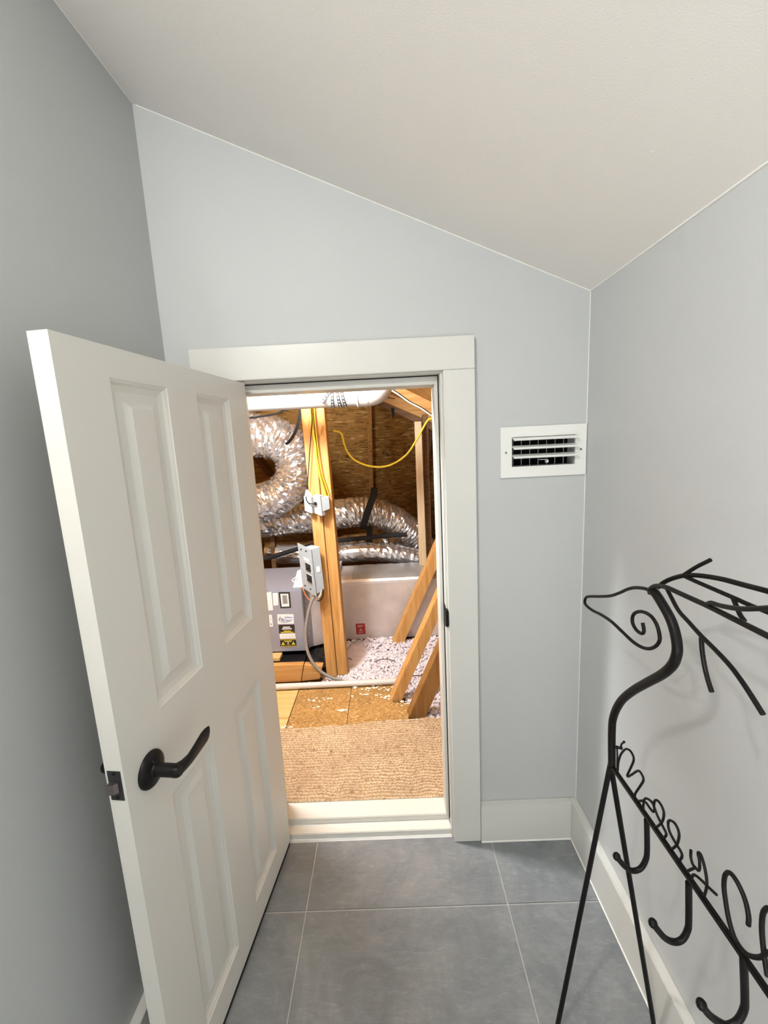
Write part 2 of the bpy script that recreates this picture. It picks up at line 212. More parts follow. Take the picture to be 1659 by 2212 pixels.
def tile_mat():
    m, nt, b = new_mat('slate_tile'); b.inputs['Specular IOR Level'].default_value = 0.35
    v = coords(nt)
    n1 = noise_tex(nt, v, 5.0, 10, 0.70, 0.8)
    c1 = ramp(nt, n1, [(0.30, (0.150, 0.168, 0.185)), (0.5, (0.205, 0.222, 0.236)), (0.70, (0.275, 0.287, 0.293))])
    n2 = noise_tex(nt, coords(nt, (22, 70, 22), (0, 0, 0.9)), 1.0, 6, 0.7, 0.8)
    c2 = ramp(nt, n2, [(0.30, (0.90, 0.90, 0.90)), (0.55, (1, 1, 1)), (0.72, (1.30, 1.28, 1.24))])
    mx = nt.nodes.new('ShaderNodeMix'); mx.data_type = 'RGBA'; mx.blend_type = 'MULTIPLY'; mx.inputs[0].default_value = 1.0
    nt.links.new(c1, mx.inputs[6]); nt.links.new(c2, mx.inputs[7]); nt.links.new(mx.outputs[2], b.inputs['Base Color'])
    rr = ramp(nt, n2, [(0.3, (0.42, 0.42, 0.42)), (0.7, (0.6, 0.6, 0.6))]); nt.links.new(rr, b.inputs['Roughness'])
    bump(nt, b, n2, 0.55, 0.003)
    return m
M['tile'] = tile_mat()
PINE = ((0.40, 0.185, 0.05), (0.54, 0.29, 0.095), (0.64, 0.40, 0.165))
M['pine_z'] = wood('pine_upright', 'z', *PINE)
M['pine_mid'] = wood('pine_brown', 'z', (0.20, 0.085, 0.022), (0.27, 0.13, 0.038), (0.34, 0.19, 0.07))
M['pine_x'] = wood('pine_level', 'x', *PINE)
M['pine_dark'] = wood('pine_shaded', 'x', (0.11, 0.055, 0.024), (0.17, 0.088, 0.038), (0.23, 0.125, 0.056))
M['pine_pale'] = wood('pine_pale', 'z', (0.50, 0.36, 0.21), (0.60, 0.46, 0.29), (0.68, 0.55, 0.38))
M['ply'] = wood('plywood', 'x', (0.58, 0.34, 0.12), (0.68, 0.43, 0.17), (0.75, 0.52, 0.24), knots=False)
M['osb_floor'] = osb('osb_floor', (0.24, 0.13, 0.04), (0.43, 0.255, 0.09), (0.70, 0.52, 0.27), 1.7, (75, 130, 60))
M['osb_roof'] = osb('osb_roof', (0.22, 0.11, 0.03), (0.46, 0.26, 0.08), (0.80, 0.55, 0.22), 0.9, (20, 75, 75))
M['osb_right'] = osb('osb_sheathing', (0.40, 0.19, 0.05), (0.55, 0.29, 0.085), (0.66, 0.40, 0.15), 0.5, (60, 60, 60))
M['pvc'] = flat('white_pvc', (0.62, 0.61, 0.585), 0.3, nscale=5, var=0.02)
M['pvc_big'] = flat('vent_pvc', (0.50, 0.495, 0.48), 0.35, nscale=5, var=0.02)
M['strap'] = flat('dark_strap_metal', (0.035, 0.037, 0.04), 0.6, 0.0, nscale=60, var=0.25)
M['galv'] = flat('galvanised', (0.33, 0.35, 0.37), 0.4, 0.85, nscale=60, var=0.25)
M['top_foil'] = foil('dull_foil', (0.60, 0.63, 0.66), 0.34, 60.0, 0.5, 0.6)
M['foil'] = foil('crinkled_foil', (0.86, 0.89, 0.93), 0.14, 34.0, 0.35, 0.82)
M['wrap'] = foil('duct_wrap', (0.80, 0.745, 0.715), 0.38, 140.0, 0.35, 0.55)
M['tape'] = foil('foil_tape', (0.84, 0.84, 0.84), 0.32, 60.0, 0.3, 0.45)
M['unit'] = flat('grey_cabinet', (0.30, 0.31, 0.37), 0.4, 0.1, nscale=8, var=0.03)
M['sticker'] = flat('white_sticker', (0.82, 0.82, 0.84), 0.4)
M['ink'] = flat('print_black', (0.02, 0.02, 0.022), 0.4)
M['yellow'] = flat('print_yellow', (0.72, 0.58, 0.06), 0.4)
M['blue'] = flat('print_blue', (0.06, 0.16, 0.42), 0.4)
M['red'] = flat('print_red', (0.40, 0.022, 0.03), 0.4)
M['plate'] = flat('steel_plate', (0.37, 0.42, 0.46), 0.45, 0.1, nscale=10, var=0.05)
M['breaker'] = flat('breaker_black', (0.018, 0.025, 0.022), 0.4)
M['white_box'] = flat('white_plastic', (0.52, 0.545, 0.575), 0.4, var=0.01)
M['yellow_wire'] = flat('yellow_sheath', (0.80, 0.62, 0.035), 0.35)
M['white_wire'] = flat('white_sheath', (0.82, 0.78, 0.66), 0.35)
M['black_wire'] = flat('black_sheath', (0.012, 0.012, 0.013), 0.7, spec=0.15)
M['grey_wire'] = flat('grey_conduit', (0.30, 0.29, 0.27), 0.4)
M['copper_wire'] = flat('orange_sheath', (0.62, 0.20, 0.07), 0.4)
M['rubber'] = flat('black_foam', (0.02, 0.02, 0.022), 0.8, spec=0.2, bstr=0.3, bscale=150)
M['pan'] = flat('black_plastic_sheet', (0.012, 0.012, 0.014), 0.16, bstr=0.9, bscale=30)
M['fluff'] = flat('blown_insulation', (0.80, 0.745, 0.79), 0.9, nscale=26, var=0.10, bstr=0.6, bscale=160, spec=0.1)
M['chip'] = flat('pale_chip', (0.84, 0.80, 0.68), 0.8, spec=0.1)
def carpet_mat():
    m, nt, b = new_mat('tan_carpet'); b.inputs['Roughness'].default_value = 0.95; b.inputs['Specular IOR Level'].default_value = 0.1
    v = coords(nt)
    n = noise_tex(nt, v, 160.0, 3, 0.6)
    c = ramp(nt, n, [(0.32, (0.36, 0.26, 0.16)), (0.48, (0.58, 0.45, 0.30)), (0.68, (0.70, 0.58, 0.41))])
    s = noise_tex(nt, coords(nt, (1, 1, 1)), 38.0, 3, 0.6)
    sr = ramp(nt, s, [(0.30, (0.55, 0.45, 0.38)), (0.42, (1, 1, 1))])
    big = ramp(nt, noise_tex(nt, v, 5.0, 3), [(0.35, (0.84, 0.80, 0.76)), (0.65, (1.08, 1.06, 1.04))])
    mx = nt.nodes.new('ShaderNodeMix'); mx.data_type = 'RGBA'; mx.blend_type = 'MULTIPLY'; mx.inputs[0].default_value = 1.0
    nt.links.new(c, mx.inputs[6]); nt.links.new(sr, mx.inputs[7])
    m2 = nt.nodes.new('ShaderNodeMix'); m2.data_type = 'RGBA'; m2.blend_type = 'MULTIPLY'; m2.inputs[0].default_value = 1.0
    nt.links.new(mx.outputs[2], m2.inputs[6]); nt.links.new(big, m2.inputs[7]); nt.links.new(m2.outputs[2], b.inputs['Base Color'])
    bump(nt, b, n, 0.6, 0.004)
    return m
M['carpet'] = carpet_mat()
M['backing_shade'] = flat('carpet_backing_shade', (0.36, 0.25, 0.15), 0.95, nscale=60, var=0.2, spec=0.1)

# ------------------------------------------------------------------ mesh helpers
def add_hexa(bm, p):                       # 8 corners: bottom loop 0-3, top loop 4-7
    v = [bm.verts.new(q) for q in p]
    fs = [bm.faces.new([v[i] for i in f]) for f in ((3, 2, 1, 0), (4, 5, 6, 7), (0, 1, 5, 4), (1, 2, 6, 5), (2, 3, 7, 6), (3, 0, 4, 7))]
    return v, fs
def add_box(bm, x0, x1, y0, y1, z0, z1, bev=0.0):
    v, fs = add_hexa(bm, [(x0, y0, z0), (x1, y0, z0), (x1, y1, z0), (x0, y1, z0), (x0, y0, z1), (x1, y0, z1), (x1, y1, z1), (x0, y1, z1)])
    if bev:
        es = list({e for f in fs for e in f.edges})
        bmesh.ops.bevel(bm, geom=es, offset=bev, segments=2, affect='EDGES')
def add_quad_prism(bm, quad, off, bev=0.0):      # quad of 4 points, extruded by the vector off
    off = Vector(off); q = [Vector(a) for a in quad]
    v, fs = add_hexa(bm, q + [a + off for a in q])
    bmesh.ops.recalc_face_normals(bm, faces=fs)
    if bev:
        es = list({e for f in fs for e in f.edges})
        bmesh.ops.bevel(bm, geom=es, offset=bev, segments=1, affect='EDGES')
def smooth_path(pts, n=6):
    p = [Vector(a) for a in pts]
    if len(p) < 3 or n < 2: return p
    out = []
    for i in range(len(p) - 1):
        a = p[i - 1] if i else p[0] * 2 - p[1]; b = p[i]; c = p[i + 1]; d = p[i + 2] if i + 2 < len(p) else p[-1] * 2 - p[-2]
        for k in range(n):
            t = k / n
            out.append(0.5 * ((2 * b) + (c - a) * t + (2 * a - 5 * b + 4 * c - d) * t * t + (3 * b - a - 3 * c + d) * t ** 3))
    out.append(p[-1])
    return out
def add_tube(bm, pts, r, seg=8, n=6, caps=True, jitter=0.0, rib=0.0, ell=1.0):
    p = smooth_path(pts, n); m = len(p)
    rad = r if callable(r) else (lambda t: r)
    t0 = (p[1] - p[0]).normalized()
    nrm = t0.orthogonal().normalized()
    if abs(t0.z) < 0.9:
        nrm = (Vector((0, 0, 1)) - t0 * t0.z).normalized()
    rings = []
    for i in range(m):
        t = (p[min(i + 1, m - 1)] - p[max(i - 1, 0)]).normalized()
        nrm = (nrm - t * nrm.dot(t)).normalized(); bi = t.cross(nrm)
        rr = rad(i / (m - 1)) * (1 + (rib if i % 2 else -rib)) * (1 + (random.uniform(-rib, rib) * .6 if jitter else 0))
        ring = []
        for k in range(seg):
            a = 2 * math.pi * k / seg
            q = rr * (1 + (random.uniform(-jitter, jitter) if jitter else 0))
            sh = t * (random.uniform(-jitter, jitter) * rr * 0.8) if jitter else Vector((0, 0, 0))
            ring.append(bm.verts.new(p[i] + (nrm * math.cos(a) + bi * (math.sin(a) * ell)) * q + sh))
        rings.append(ring)
    for i in range(m - 1):
        for k in range(seg):
            bm.faces.new((rings[i][k], rings[i][(k + 1) % seg], rings[i + 1][(k + 1) % seg], rings[i + 1][k]))
    if caps:
        bm.faces.new(rings[0][::-1]); bm.faces.new(rings[-1])
def add_ball(bm, c, r, sub=2, scale=(1, 1, 1)):
    mt = Matrix.Translation(Vector(c)) @ Matrix.Diagonal((*scale, 1))
    bmesh.ops.create_icosphere(bm, subdivisions=sub, radius=r, matrix=mt)
def add_cyl(bm, a, b, r, seg=24):
    add_tube(bm, [a, b], r, seg, 1)
def link(name, bm, mat, parent=None, smooth=False, loc=None):
    xs = [v.co for v in bm.verts]
    if parent is not None:
        o_loc = Vector((0, 0, 0)); base = parent['_w']
    else:
        if loc is None:
            lo = Vector((min(v.x for v in xs), min(v.y for v in xs), min(v.z for v in xs))); hi = Vector((max(v.x for v in xs), max(v.y for v in xs), max(v.z for v in xs)))
            base = Vector(((lo.x + hi.x) / 2, (lo.y + hi.y) / 2, lo.z))
        else: base = Vector(loc)
        o_loc = base
    base = Vector(base)
    bmesh.ops.translate(bm, verts=bm.verts, vec=-base)
    bmesh.ops.recalc_face_normals(bm, faces=bm.faces)
    me = bpy.data.meshes.new(name); bm.to_mesh(me); bm.free()
    if smooth:
        for p in me.polygons: p.use_smooth = True
    if mat is not None: me.materials.append(mat)
    o = bpy.data.objects.new(name, me); COL.objects.link(o)
    o.location = o_loc
    o['_w'] = tuple(base)
    if parent is not None: o.parent = parent
    return o
def thing(name, label, cat, loc, group=None):
    o = bpy.data.objects.new(name, None); COL.objects.link(o); o.location = loc; o.empty_display_size = 0.05
    o['_w'] = tuple(loc); o['label'] = label; o['category'] = cat
    if group: o['group'] = group
    return o
def tag(o, label, cat, group=None, kind=None):
    o['label'] = label; o['category'] = cat
    if group: o['group'] = group
    if kind: o['kind'] = kind
    return o
def struct(name, bm, mat, label=None, parent=None, smooth=False):
    o = link(name, bm, mat, parent, smooth, loc=(0, 0, 0) if parent is None else None)
    if parent is None:
        o['kind'] = 'structure'
        if label: o['label'] = label
    return o
def shade_auto(o, ang=35):
    me = o.data
    for p in me.polygons: p.use_smooth = True
    try: me.set_sharp_from_angle(angle=math.radians(ang))
    except Exception: pass
def B(*boxes, bev=0.0):
    bm = bmesh.new()
    for b in boxes: add_box(bm, *b, bev=bev)
    return bm

# ------------------------------------------------------------------ room shell
XL, XR = -0.6343, 0.5993
YB = -3.0
def zc(x): return 2.0440 - 0.42842 * x
T = 0.12
# back wall with the door opening and the register hole
OX0, OX1, OZ1 = -0.482, 0.188, 1.606
VX0, VX1, VZ0, VZ1 = 0.366, 0.571, 1.291, 1.395
bm = bmesh.new()
def wall_piece(x0, x1, z0, z1a, z1b):
    add_hexa(bm, [(x0, 0, z0), (x1, 0, z0), (x1, 0.125, z0), (x0, 0.125, z0), (x0, 0, z1a), (x1, 0, z1b), (x1, 0.125, z1b), (x0, 0.125, z1a)])
wall_piece(-1.9, XL, -0.1, 2.75, 2.75)
wall_piece(XL, OX0, -0.1, zc(XL) + .1, zc(OX0) + .1)
wall_piece(OX0, OX1, OZ1, zc(OX0) + .1, zc(OX1) + .1)
wall_piece(OX0, OX1, -0.1, 0.0, 0.0)
wall_piece(OX1, VX0, -0.1, zc(OX1) + .1, zc(VX0) + .1)
wall_piece(VX0, VX1, -0.1, VZ0, VZ0)
wall_piece(VX0, VX1, VZ1, zc(VX0) + .1, zc(VX1) + .1)
wall_piece(VX1, 1.3, -0.1, zc(VX1) + .1, zc(1.3) + .3)
struct('wall_back', bm, M['wall'], 'grey blue painted end wall around the small attic door')
bm = bmesh.new()
add_hexa(bm, [(XL - T, YB - T, -0.1), (XL, YB - T, -0.1), (XL, 0, -0.1), (XL - T, 0, -0.1), (XL - T, YB - T, zc(XL - T)), (XL, YB - T, zc(XL)), (XL, 0, zc(XL)), (XL - T, 0, zc(XL - T))])
struct('wall_left', bm, M['wall'], 'grey blue wall in shade behind the open door')
bm = bmesh.new()
add_hexa(bm, [(XR, YB - T, -0.1), (XR + T, YB - T, -0.1), (XR + T, 0, -0.1), (XR, 0, -0.1), (XR, YB - T, zc(XR)), (XR + T, YB - T, zc(XR + T)), (XR + T, 0, zc(XR + T)), (XR, 0, zc(XR))])
struct('wall_right', bm, M['wall'], 'pale grey wall behind the black iron stand')
bm = bmesh.new(); add_box(bm, XL, XR, YB - T, YB, -0.1, 2.4)
struct('wall_front', bm, M['wall'], 'grey wall at the end of the closet behind the viewer')
bm = bmesh.new()
add_hexa(bm, [(XL - T, YB - T, zc(XL - T)), (XR + T, YB - T, zc(XR + T)), (XR + T, 0, zc(XR + T)), (XL - T, 0, zc(XL - T)),
              (XL - T, YB - T, zc(XL - T) + .1), (XR + T, YB - T, zc(XR + T) + .1), (XR + T, 0, zc(XR + T) + .1), (XL - T, 0, zc(XL - T) + .1)])
struct('ceiling', bm, M['ceiling'], 'off white ceiling sloping down to the right')
for fx_, fy_ in ((0.1444, -0.2453), (0.4622, -0.5056)):
    bm = bmesh.new(); add_ball(bm, (fx_, fy_, zc(fx_) - .0004), .0016, 1, (1.3, 1, .6)); struct('paint_fleck', bm, M['caulk'], parent=bpy.data.objects['ceiling'])
# thin lines of caulk in the corners of the ceiling and of the walls
bm = bmesh.new()
add_tube(bm, [(XL + .01, -.0005, zc(XL + .01) - .001), (XR - .001, -.0005, zc(XR) - .001)], 0.0016, 6, 1)
add_tube(bm, [(XR - .0008, -.001, zc(XR) - .001), (XR - .0008, YB, zc(XR) - .001)], 0.0022, 6, 1)
add_tube(bm, [(XL + .0005, -.001, zc(XL) - .001), (XL + .0005, YB, zc(XL) - .001)], 0.0012, 6, 1)
add_tube(bm, [(XR - .0008, -.0008, zc(XR) - .002), (XR - .0008, -.0008, 0.14)], 0.0012, 6, 1)
struct('trim_4', bm, M['caulk'], 'thin uneven line of white caulk along the wall and ceiling corners')
# floor: grout bed and separate tiles
bm = bmesh.new(); add_box(bm, XL - T, XR + T, YB - T, 0.0, -0.1, -0.0022)
floor = struct('floor', bm, M['grout'], 'floor of large slate grey tiles with pale grout')
GX0, GX1, GY, PT, GR = -0.3119, 0.2999, -0.2266, 0.6118, 0.0018
xs = [(XL, GX0 - GR), (GX0 + GR, GX1 - GR), (GX1 + GR, XR)]
ys = [(GY + GR, 0.0)] + [(GY - PT * (k + 1) + GR, GY - PT * k - GR) for k in range(5)]
for (x0, x1) in xs:
    for (y0, y1) in ys:
        y0c = max(y0, YB)
        if y1 - y0c < 0.03: continue
        bm = bmesh.new(); add_box(bm, x0, x1, y0c, y1, -0.010, 0.0, bev=0.0012)
        struct('tile', bm, M['tile'], parent=floor)
# baseboards
BH, BT = 0.1438, 0.0238
def baseboard(name, x0, x1, y0, y1, label, axis):
    bm = bmesh.new(); add_box(bm, x0, x1, y0, y1, 0, BH, bev=0.0018)
    o = struct(name, bm, M['trim'], label)
    bm = bmesh.new()
    if axis == 'y': xx = x0 if x0 > 0 else x1; add_tube(bm, [(xx, y0, 0.001), (xx, y1, 0.001)], 0.003, 6, 1)
    else: add_tube(bm, [(x0, y0, 0.001), (x1, y0, 0.001)], 0.003, 6, 1)
    struct('caulk_bead', bm, M['caulk'], parent=o)
baseboard('baseboard_back', 0.2655, XR - BT, -BT, 0, 'white baseboard to the right of the attic door', 'x')
baseboard('baseboard_right', XR - BT, XR, YB, 0, 'white baseboard running below the right wall', 'y')
baseboard('baseboard_left', XL, XL + BT, YB, 0, 'white baseboard on the left wall behind the door', 'y')
# casing
CT, C0, C1, CZ, CI, CIL, CZI = 0.0194, -0.556, 0.2645, 1.6809, 0.1725, -0.464, 1.589
e = bpy.data.objects.new('trim_1', None); COL.objects.link(e); e['kind'] = 'structure'; e['_w'] = (0, 0, 0); e['label'] = 'flat white casing around the attic door'
for nm, b in (('head_casing', (C0, C1, -CT, 0, CZI, CZ)), ('side_casing', (CI, C1, -CT, 0, 0, CZI - .0006)), ('side_casing', (C0, CIL, -CT, 0, 0, CZI - .0006))):
    struct(nm, B(b, bev=0.0015), M['trim'], parent=e)
# jambs, stops and sill
J0, J1, JZ = -0.457, 0.1655, 1.5835
e = bpy.data.objects.new('trim_2', None); COL.objects.link(e); e['kind'] = 'structure'; e['_w'] = (0, 0, 0); e['label'] = 'white door jamb with stop moulding and black strike plate'
struct('side_jamb', B((J1, OX1, 0.0, 0.125, 0, OZ1), bev=.001), M['trim'], parent=e)
struct('side_jamb', B((OX0, J0, 0.0, 0.125, 0, OZ1), bev=.001), M['trim'], parent=e)
struct('head_jamb', B((J0, J1, 0.0, 0.125, JZ, OZ1), bev=.001), M['trim'], parent=e)
struct('stop', B((0.1525, J1, 0.038, 0.125, 0.045, JZ), bev=.0015), M['trim'], parent=e)
struct('stop', B((J0, -0.444, 0.038, 0.125, 0.045, JZ), bev=.0015), M['trim'], parent=e)
struct('stop', B((-0.444, 0.1525, 0.038, 0.125, 1.557, JZ), bev=.0015), M['trim'], parent=e)
struct('weatherstrip', B((J1 - .0030, J1, .0352, .0382, .045, JZ)), M['rubber'], parent=e)
struct('weatherstrip', B((J0, J1 - .003, .0352, .0382, JZ - .0030, JZ)), M['rubber'], parent=e)
bm = bmesh.new(); add_box(bm, J1 - 0.0016, J1, 0.004, 0.034, 0.79, 0.862, bev=.0006)
sp = struct('strike_plate', bm, M['bronze'], parent=e)
bm = bmesh.new(); add_box(bm, J1 - 0.0030, J1 + 0.0060, -0.0205, 0.006, 0.800, 0.856, bev=.0025)
struct('strike_lip', bm, M['bronze'], parent=sp)
e = bpy.data.objects.new('trim_3', None); COL.objects.link(e); e['kind'] = 'structure'; e['_w'] = (0, 0, 0); e['label'] = 'stepped cream painted sill at the foot of the attic door'
struct('sill_board', B((J0, J1, 0.012, 0.06, 0.0, 0.0223), bev=.002), M['trim'], parent=e)
struct('sill_board', B((J0, J1, 0.052, 0.132, 0.0, 0.045), bev=.002), M['trim'], parent=e)
bm = bmesh.new()
pp = [(J0 + (J1 - J0) * i / 40, 0.011 + random.uniform(-.0012, .0006), 0.0008) for i in range(41)]
add_tube(bm, pp, 0.0022, 6, 1)
struct('caulk_bead', bm, M['caulk'], parent=e)

# ------------------------------------------------------------------ door
ANG, HX, HY, DW, DTH, DZ0, DZ1 = 1.6904, -0.4067, -0.0081, 0.6466, 0.0348, 0.0199, 1.5818
dd = Vector((math.cos(ANG), -math.sin(ANG), 0)); dn = Vector((math.sin(ANG), math.cos(ANG), 0))
dh = Vector((HX, HY, 0))
def DP(s, off, z): return dh + dd * s + dn * off + Vector((0, 0, z))
door = bpy.data.objects.new('door_1', None); COL.objects.link(door); door.location = DP(0, 0, DZ0); door['_w'] = tuple(DP(0, 0, DZ0))
door['kind'] = 'structure'; door['label'] = 'white four panel attic door standing open with a black lever handle'
cols = [(0.108, 0.268), (0.378, 0.538)]; rows = [(0.100, 0.707), (0.900, 1.529)]
bm = bmesh.new()
def slab(s0, s1, z0, z1):
    add_hexa(bm, [DP(s0, -DTH, z0), DP(s1, -DTH, z0), DP(s1, 0, z0), DP(s0, 0, z0), DP(s0, -DTH, z1), DP(s1, -DTH, z1), DP(s1, 0, z1), DP(s0, 0, z1)])
sx = [0, cols[0][0], cols[0][1], cols[1][0], cols[1][1], DW]; sz = [DZ0, rows[0][0], rows[0][1], rows[1][0], rows[1][1], DZ1]
# one continuous slab: both faces as grids with the panel fields left open, closed by edge strips
def grid_face(off):
    vv = {}
    for i, s in enumerate(sx):
        for j, z in enumerate(sz): vv[i, j] = bm.verts.new(DP(s, off, z))
    for i in range(5):
        for j in range(5):
            if i in (1, 3) and j in (1, 3): continue
            bm.faces.new((vv[i, j], vv[i + 1, j], vv[i + 1, j + 1], vv[i, j + 1]))
    return vv
fa, fb = grid_face(0.0), grid_face(-DTH)
for i in range(5):
    for j in (0, 5): bm.faces.new((fa[i, j], fa[i + 1, j], fb[i + 1, j], fb[i, j]))
for j in range(5):
    for i in (0, 5): bm.faces.new((fa[i, j], fa[i, j + 1], fb[i, j + 1], fb[i, j]))
struct('slab', bm, M['door'], parent=door)
def loft(bm, rects, face):                  # rects: (inset, depth)
    loops = []
    for (s0, s1, z0, z1, off) in rects:
        loops.append([bm.verts.new(DP(*q)) for q in ((s0, off, z0), (s1, off, z0), (s1, off, z1), (s0, off, z1))])
    for a, b in zip(loops, loops[1:]):
        for k in range(4): bm.faces.new((a[k], a[(k + 1) % 4], b[(k + 1) % 4], b[k]))
    bm.faces.new(loops[-1])
PROF = [(0, 0), (.0025, -.0022), (.006, -.0035), (.010, -.0085), (.0165, -.0105), (.021, -.0118), (.037, -.0105), (.0475, -.0042), (.0495, -.0030)]
for c in cols:
    for r_ in rows:
        bm = bmesh.new()
        for sgn, base in ((1, 0.0), (-1, -DTH)):
            loft(bm, [(c[0] + i, c[1] - i, r_[0] + i, r_[1] - i, base + sgn * d) for i, d in PROF], sgn)
        o = struct('panel', bm, M['door'], parent=door)
# lever handle, both sides, and latch
def lever(off0, sg):
    bm = bmesh.new()
    rc = (0.584, 0.806)
    def ring(bm, prof, seg=36):
        loops = []
        for (rad, off) in prof:
            loops.append([bm.verts.new(DP(rc[0] + rad * math.cos(2 * math.pi * k / seg), off0 + sg * off, rc[1] + rad * math.sin(2 * math.pi * k / seg))) for k in range(seg)])
        for a, b in zip(loops, loops[1:]):
            for k in range(seg): bm.faces.new((a[k], a[(k + 1) % seg], b[(k + 1) % seg], b[k]))
        bm.faces.new(loops[-1])
    ring(bm, [(.0345, 0), (.0345, .0035), (.0325, .0065), (.027, .0095), (.020, .0112), (.0155, .012), (.0145, .0135), (.0142, .016)])
    h = struct('handle', bm, M['bronze'], parent=door, smooth=False); shade_auto(h, 40)
    bm = bmesh.new()
    ring(bm, [(.0128, .010), (.0122, .030), (.0122, .053), (.0112, .060), (.008, .0635)])
    o = struct('shank', bm, M['bronze'], parent=h); shade_auto(o, 40)
    bm = bmesh.new()                          # wave shaped lever blade
    st = [(.006, .000, .0118, .050, .0125), (-.004, .000, .0118, .054, .0098), (-.016, -.0005, .0106, .0585, .0070), (-.032, -.0008, .0106, .0605, .0055), (-.050, .0000, .0122, .0600, .0048), (-.068, .0012, .0142, .0590, .0044), (-.084, .0024, .0158, .0585, .0040), (-.094, .0034, .0152, .0590, .0036), (-.101, .0052, .0126, .0600, .0030), (-.1055, .0090, .0075, .0605, .0022)]
    loops = []
    for (ds, dz, hw, off, ht) in st:
        lp = []
        for k in range(12):
            a = 2 * math.pi * k / 12
            ca, sa = math.cos(a), math.sin(a)
            e_ = 0.7
            lp.append(bm.verts.new(DP(rc[0] + ds, off0 + sg * (off + ht * math.copysign(abs(ca) ** e_, ca)), rc[1] + dz + hw * math.copysign(abs(sa) ** e_, sa))))
        loops.append(lp)
    for a, b in zip(loops, loops[1:]):
        for k in range(12): bm.faces.new((a[k], a[(k + 1) % 12], b[(k + 1) % 12], b[k]))
    bm.faces.new(loops[0]); bm.faces.new(loops[-1])
    o = struct('lever', bm, M['bronze'], parent=h); shade_auto(o, 50)
    bm = bmesh.new(); a = DP(rc[0] + .004, off0 + sg * .009, rc[1] + .019); add_tube(bm, [a, a + dn * sg * .003], .0016, 10, 1)
    struct('pin_hole', bm, M['bolt'], parent=h)
lever(0.0, 1); lever(-DTH, -1)
bm = bmesh.new()
q = [DP(DW + .0004, -DTH * .5 - .0125, .798), DP(DW + .0004, -DTH * .5 + .0125, .798), DP(DW + .0004, -DTH * .5 + .0125, .855), DP(DW + .0004, -DTH * .5 - .0125, .855)]
add_quad_prism(bm, q, dd * .0012)
lp = struct('latch_plate', bm, M['ink'], parent=door)
bm = bmesh.new()
prof = [(-.0085, .0), (.0075, .0), (.0075, .0035), (.003, .009), (-.0085, .0125)]
lo = [bm.verts.new(DP(DW + .001 + o_, -DTH * .5 + s_, .8165)) for s_, o_ in prof]; hi = [bm.verts.new(DP(DW + .001 + o_, -DTH * .5 + s_, .8355)) for s_, o_ in prof]
bm.faces.new(lo); bm.faces.new(hi[::-1])
for k in range(5): bm.faces.new((lo[k], lo[(k + 1) % 5], hi[(k + 1) % 5], hi[k]))
struct('latch_bolt', bm, M['bolt'], parent=lp)
for z in (.803, .850):
    bm = bmesh.new(); a = DP(DW + .0016, -DTH * .5, z); add_tube(bm, [a, a + dd * .0008], .003, 12, 1)
    struct('screw', bm, M['bronze'], parent=lp)
bm = bmesh.new()                               # black strip standing in for the shadow in the gap under the door
q = [DP(0.001, -.033, .003), DP(DW - .001, -.033, .003), DP(DW - .001, -.033, DZ0), DP(0.001, -.033, DZ0)]
add_quad_prism(bm, q, dn * .031)
struct('under_door_shade', bm, M['rubber'], parent=door)

# ------------------------------------------------------------------ air register on the end wall
reg = thing('air_register', 'white wall air register with three louvers above the right baseboard', 'vent', (0.4685, 0, 1.342))
bm = bmesh.new()
X0, X1, Z0, Z1 = 0.3412, 0.5966, 1.267, 1.4177
x0, x1, z0, z1 = 0.3745, 0.5635, 1.2992, 1.3872
for b in ((X0, X1, -.007, 0, z1, Z1), (X0, X1, -.007, 0, Z0, z0), (X0, x0, -.007, 0, z0, z1), (x1, X1, -.007, 0, z0, z1)): add_box(bm, *b)
bmesh.ops.remove_doubles(bm, verts=bm.verts, dist=1e-5)
link('frame', bm, M['vent'], reg)
bm = bmesh.new()
for b in ((x0 - .006, x1 + .006, 0, .05, z1, z1 + .006), (x0 - .006, x1 + .006, 0, .05, z0 - .006, z0), (x0 - .006, x0, 0, .05, z0, z1), (x1, x1 + .006, 0, .05, z0, z1)): add_box(bm, *b)
link('sleeve', bm, M['vane'], reg)
bm = bmesh.new(); add_box(bm, x0 - .006, x1 + .006, .05, .056, z0 - .006, z1 + .006)
link('duct_void', bm, M['dark'], reg)  # near-black sheet standing in for the unlit depth of the duct
for zz in (1.3805, 1.3545, 1.3280):
    bm = bmesh.new()
    q = [(x0 + .002, -.0235, zz - .0035), (x1 + .0005, -.0235, zz - .0035), (x1 + .0005, .004, zz + .0035), (x0 + .002, .004, zz + .0035)]
    add_quad_prism(bm, q, (0, .0006, .0042), bev=.0008)
    add_tube(bm, [(x0 + .002, -.0225, zz - .0005), (x1 + .0005, -.0225, zz - .0005)], .0036, 10, 1)
    link('louver', bm, M['vent'], reg)
for k in range(7):
    xx = 0.3846 + 0.02562 * k
    bm = bmesh.new(); add_box(bm, xx - .0006, xx + .0006, .0170, .0195, z0, z1)
    link('vane', bm, M['vane'], reg)
for sx_ in (.357, .5806):
    bm = bmesh.new(); add_tube(bm, [(sx_, -.0068, 1.3424), (sx_, -.0086, 1.3424)], lambda t: .0036 - .001 * t, 14, 1)
    s = link('screw', bm, M['galv'], reg)
    bm = bmesh.new(); add_box(bm, sx_ - .0024, sx_ + .0024, -.0089, -.0084, 1.3420, 1.3428)
    link('slot', bm, M['ink'], s)
bm = bmesh.new(); add_box(bm, .462, .485, .008, .011, 1.3155, 1.3175); add_box(bm, .4795, .4865, -.002, .011, 1.3070, 1.3165, bev=.001)
link('damper_lever', bm, M['vent'], reg)

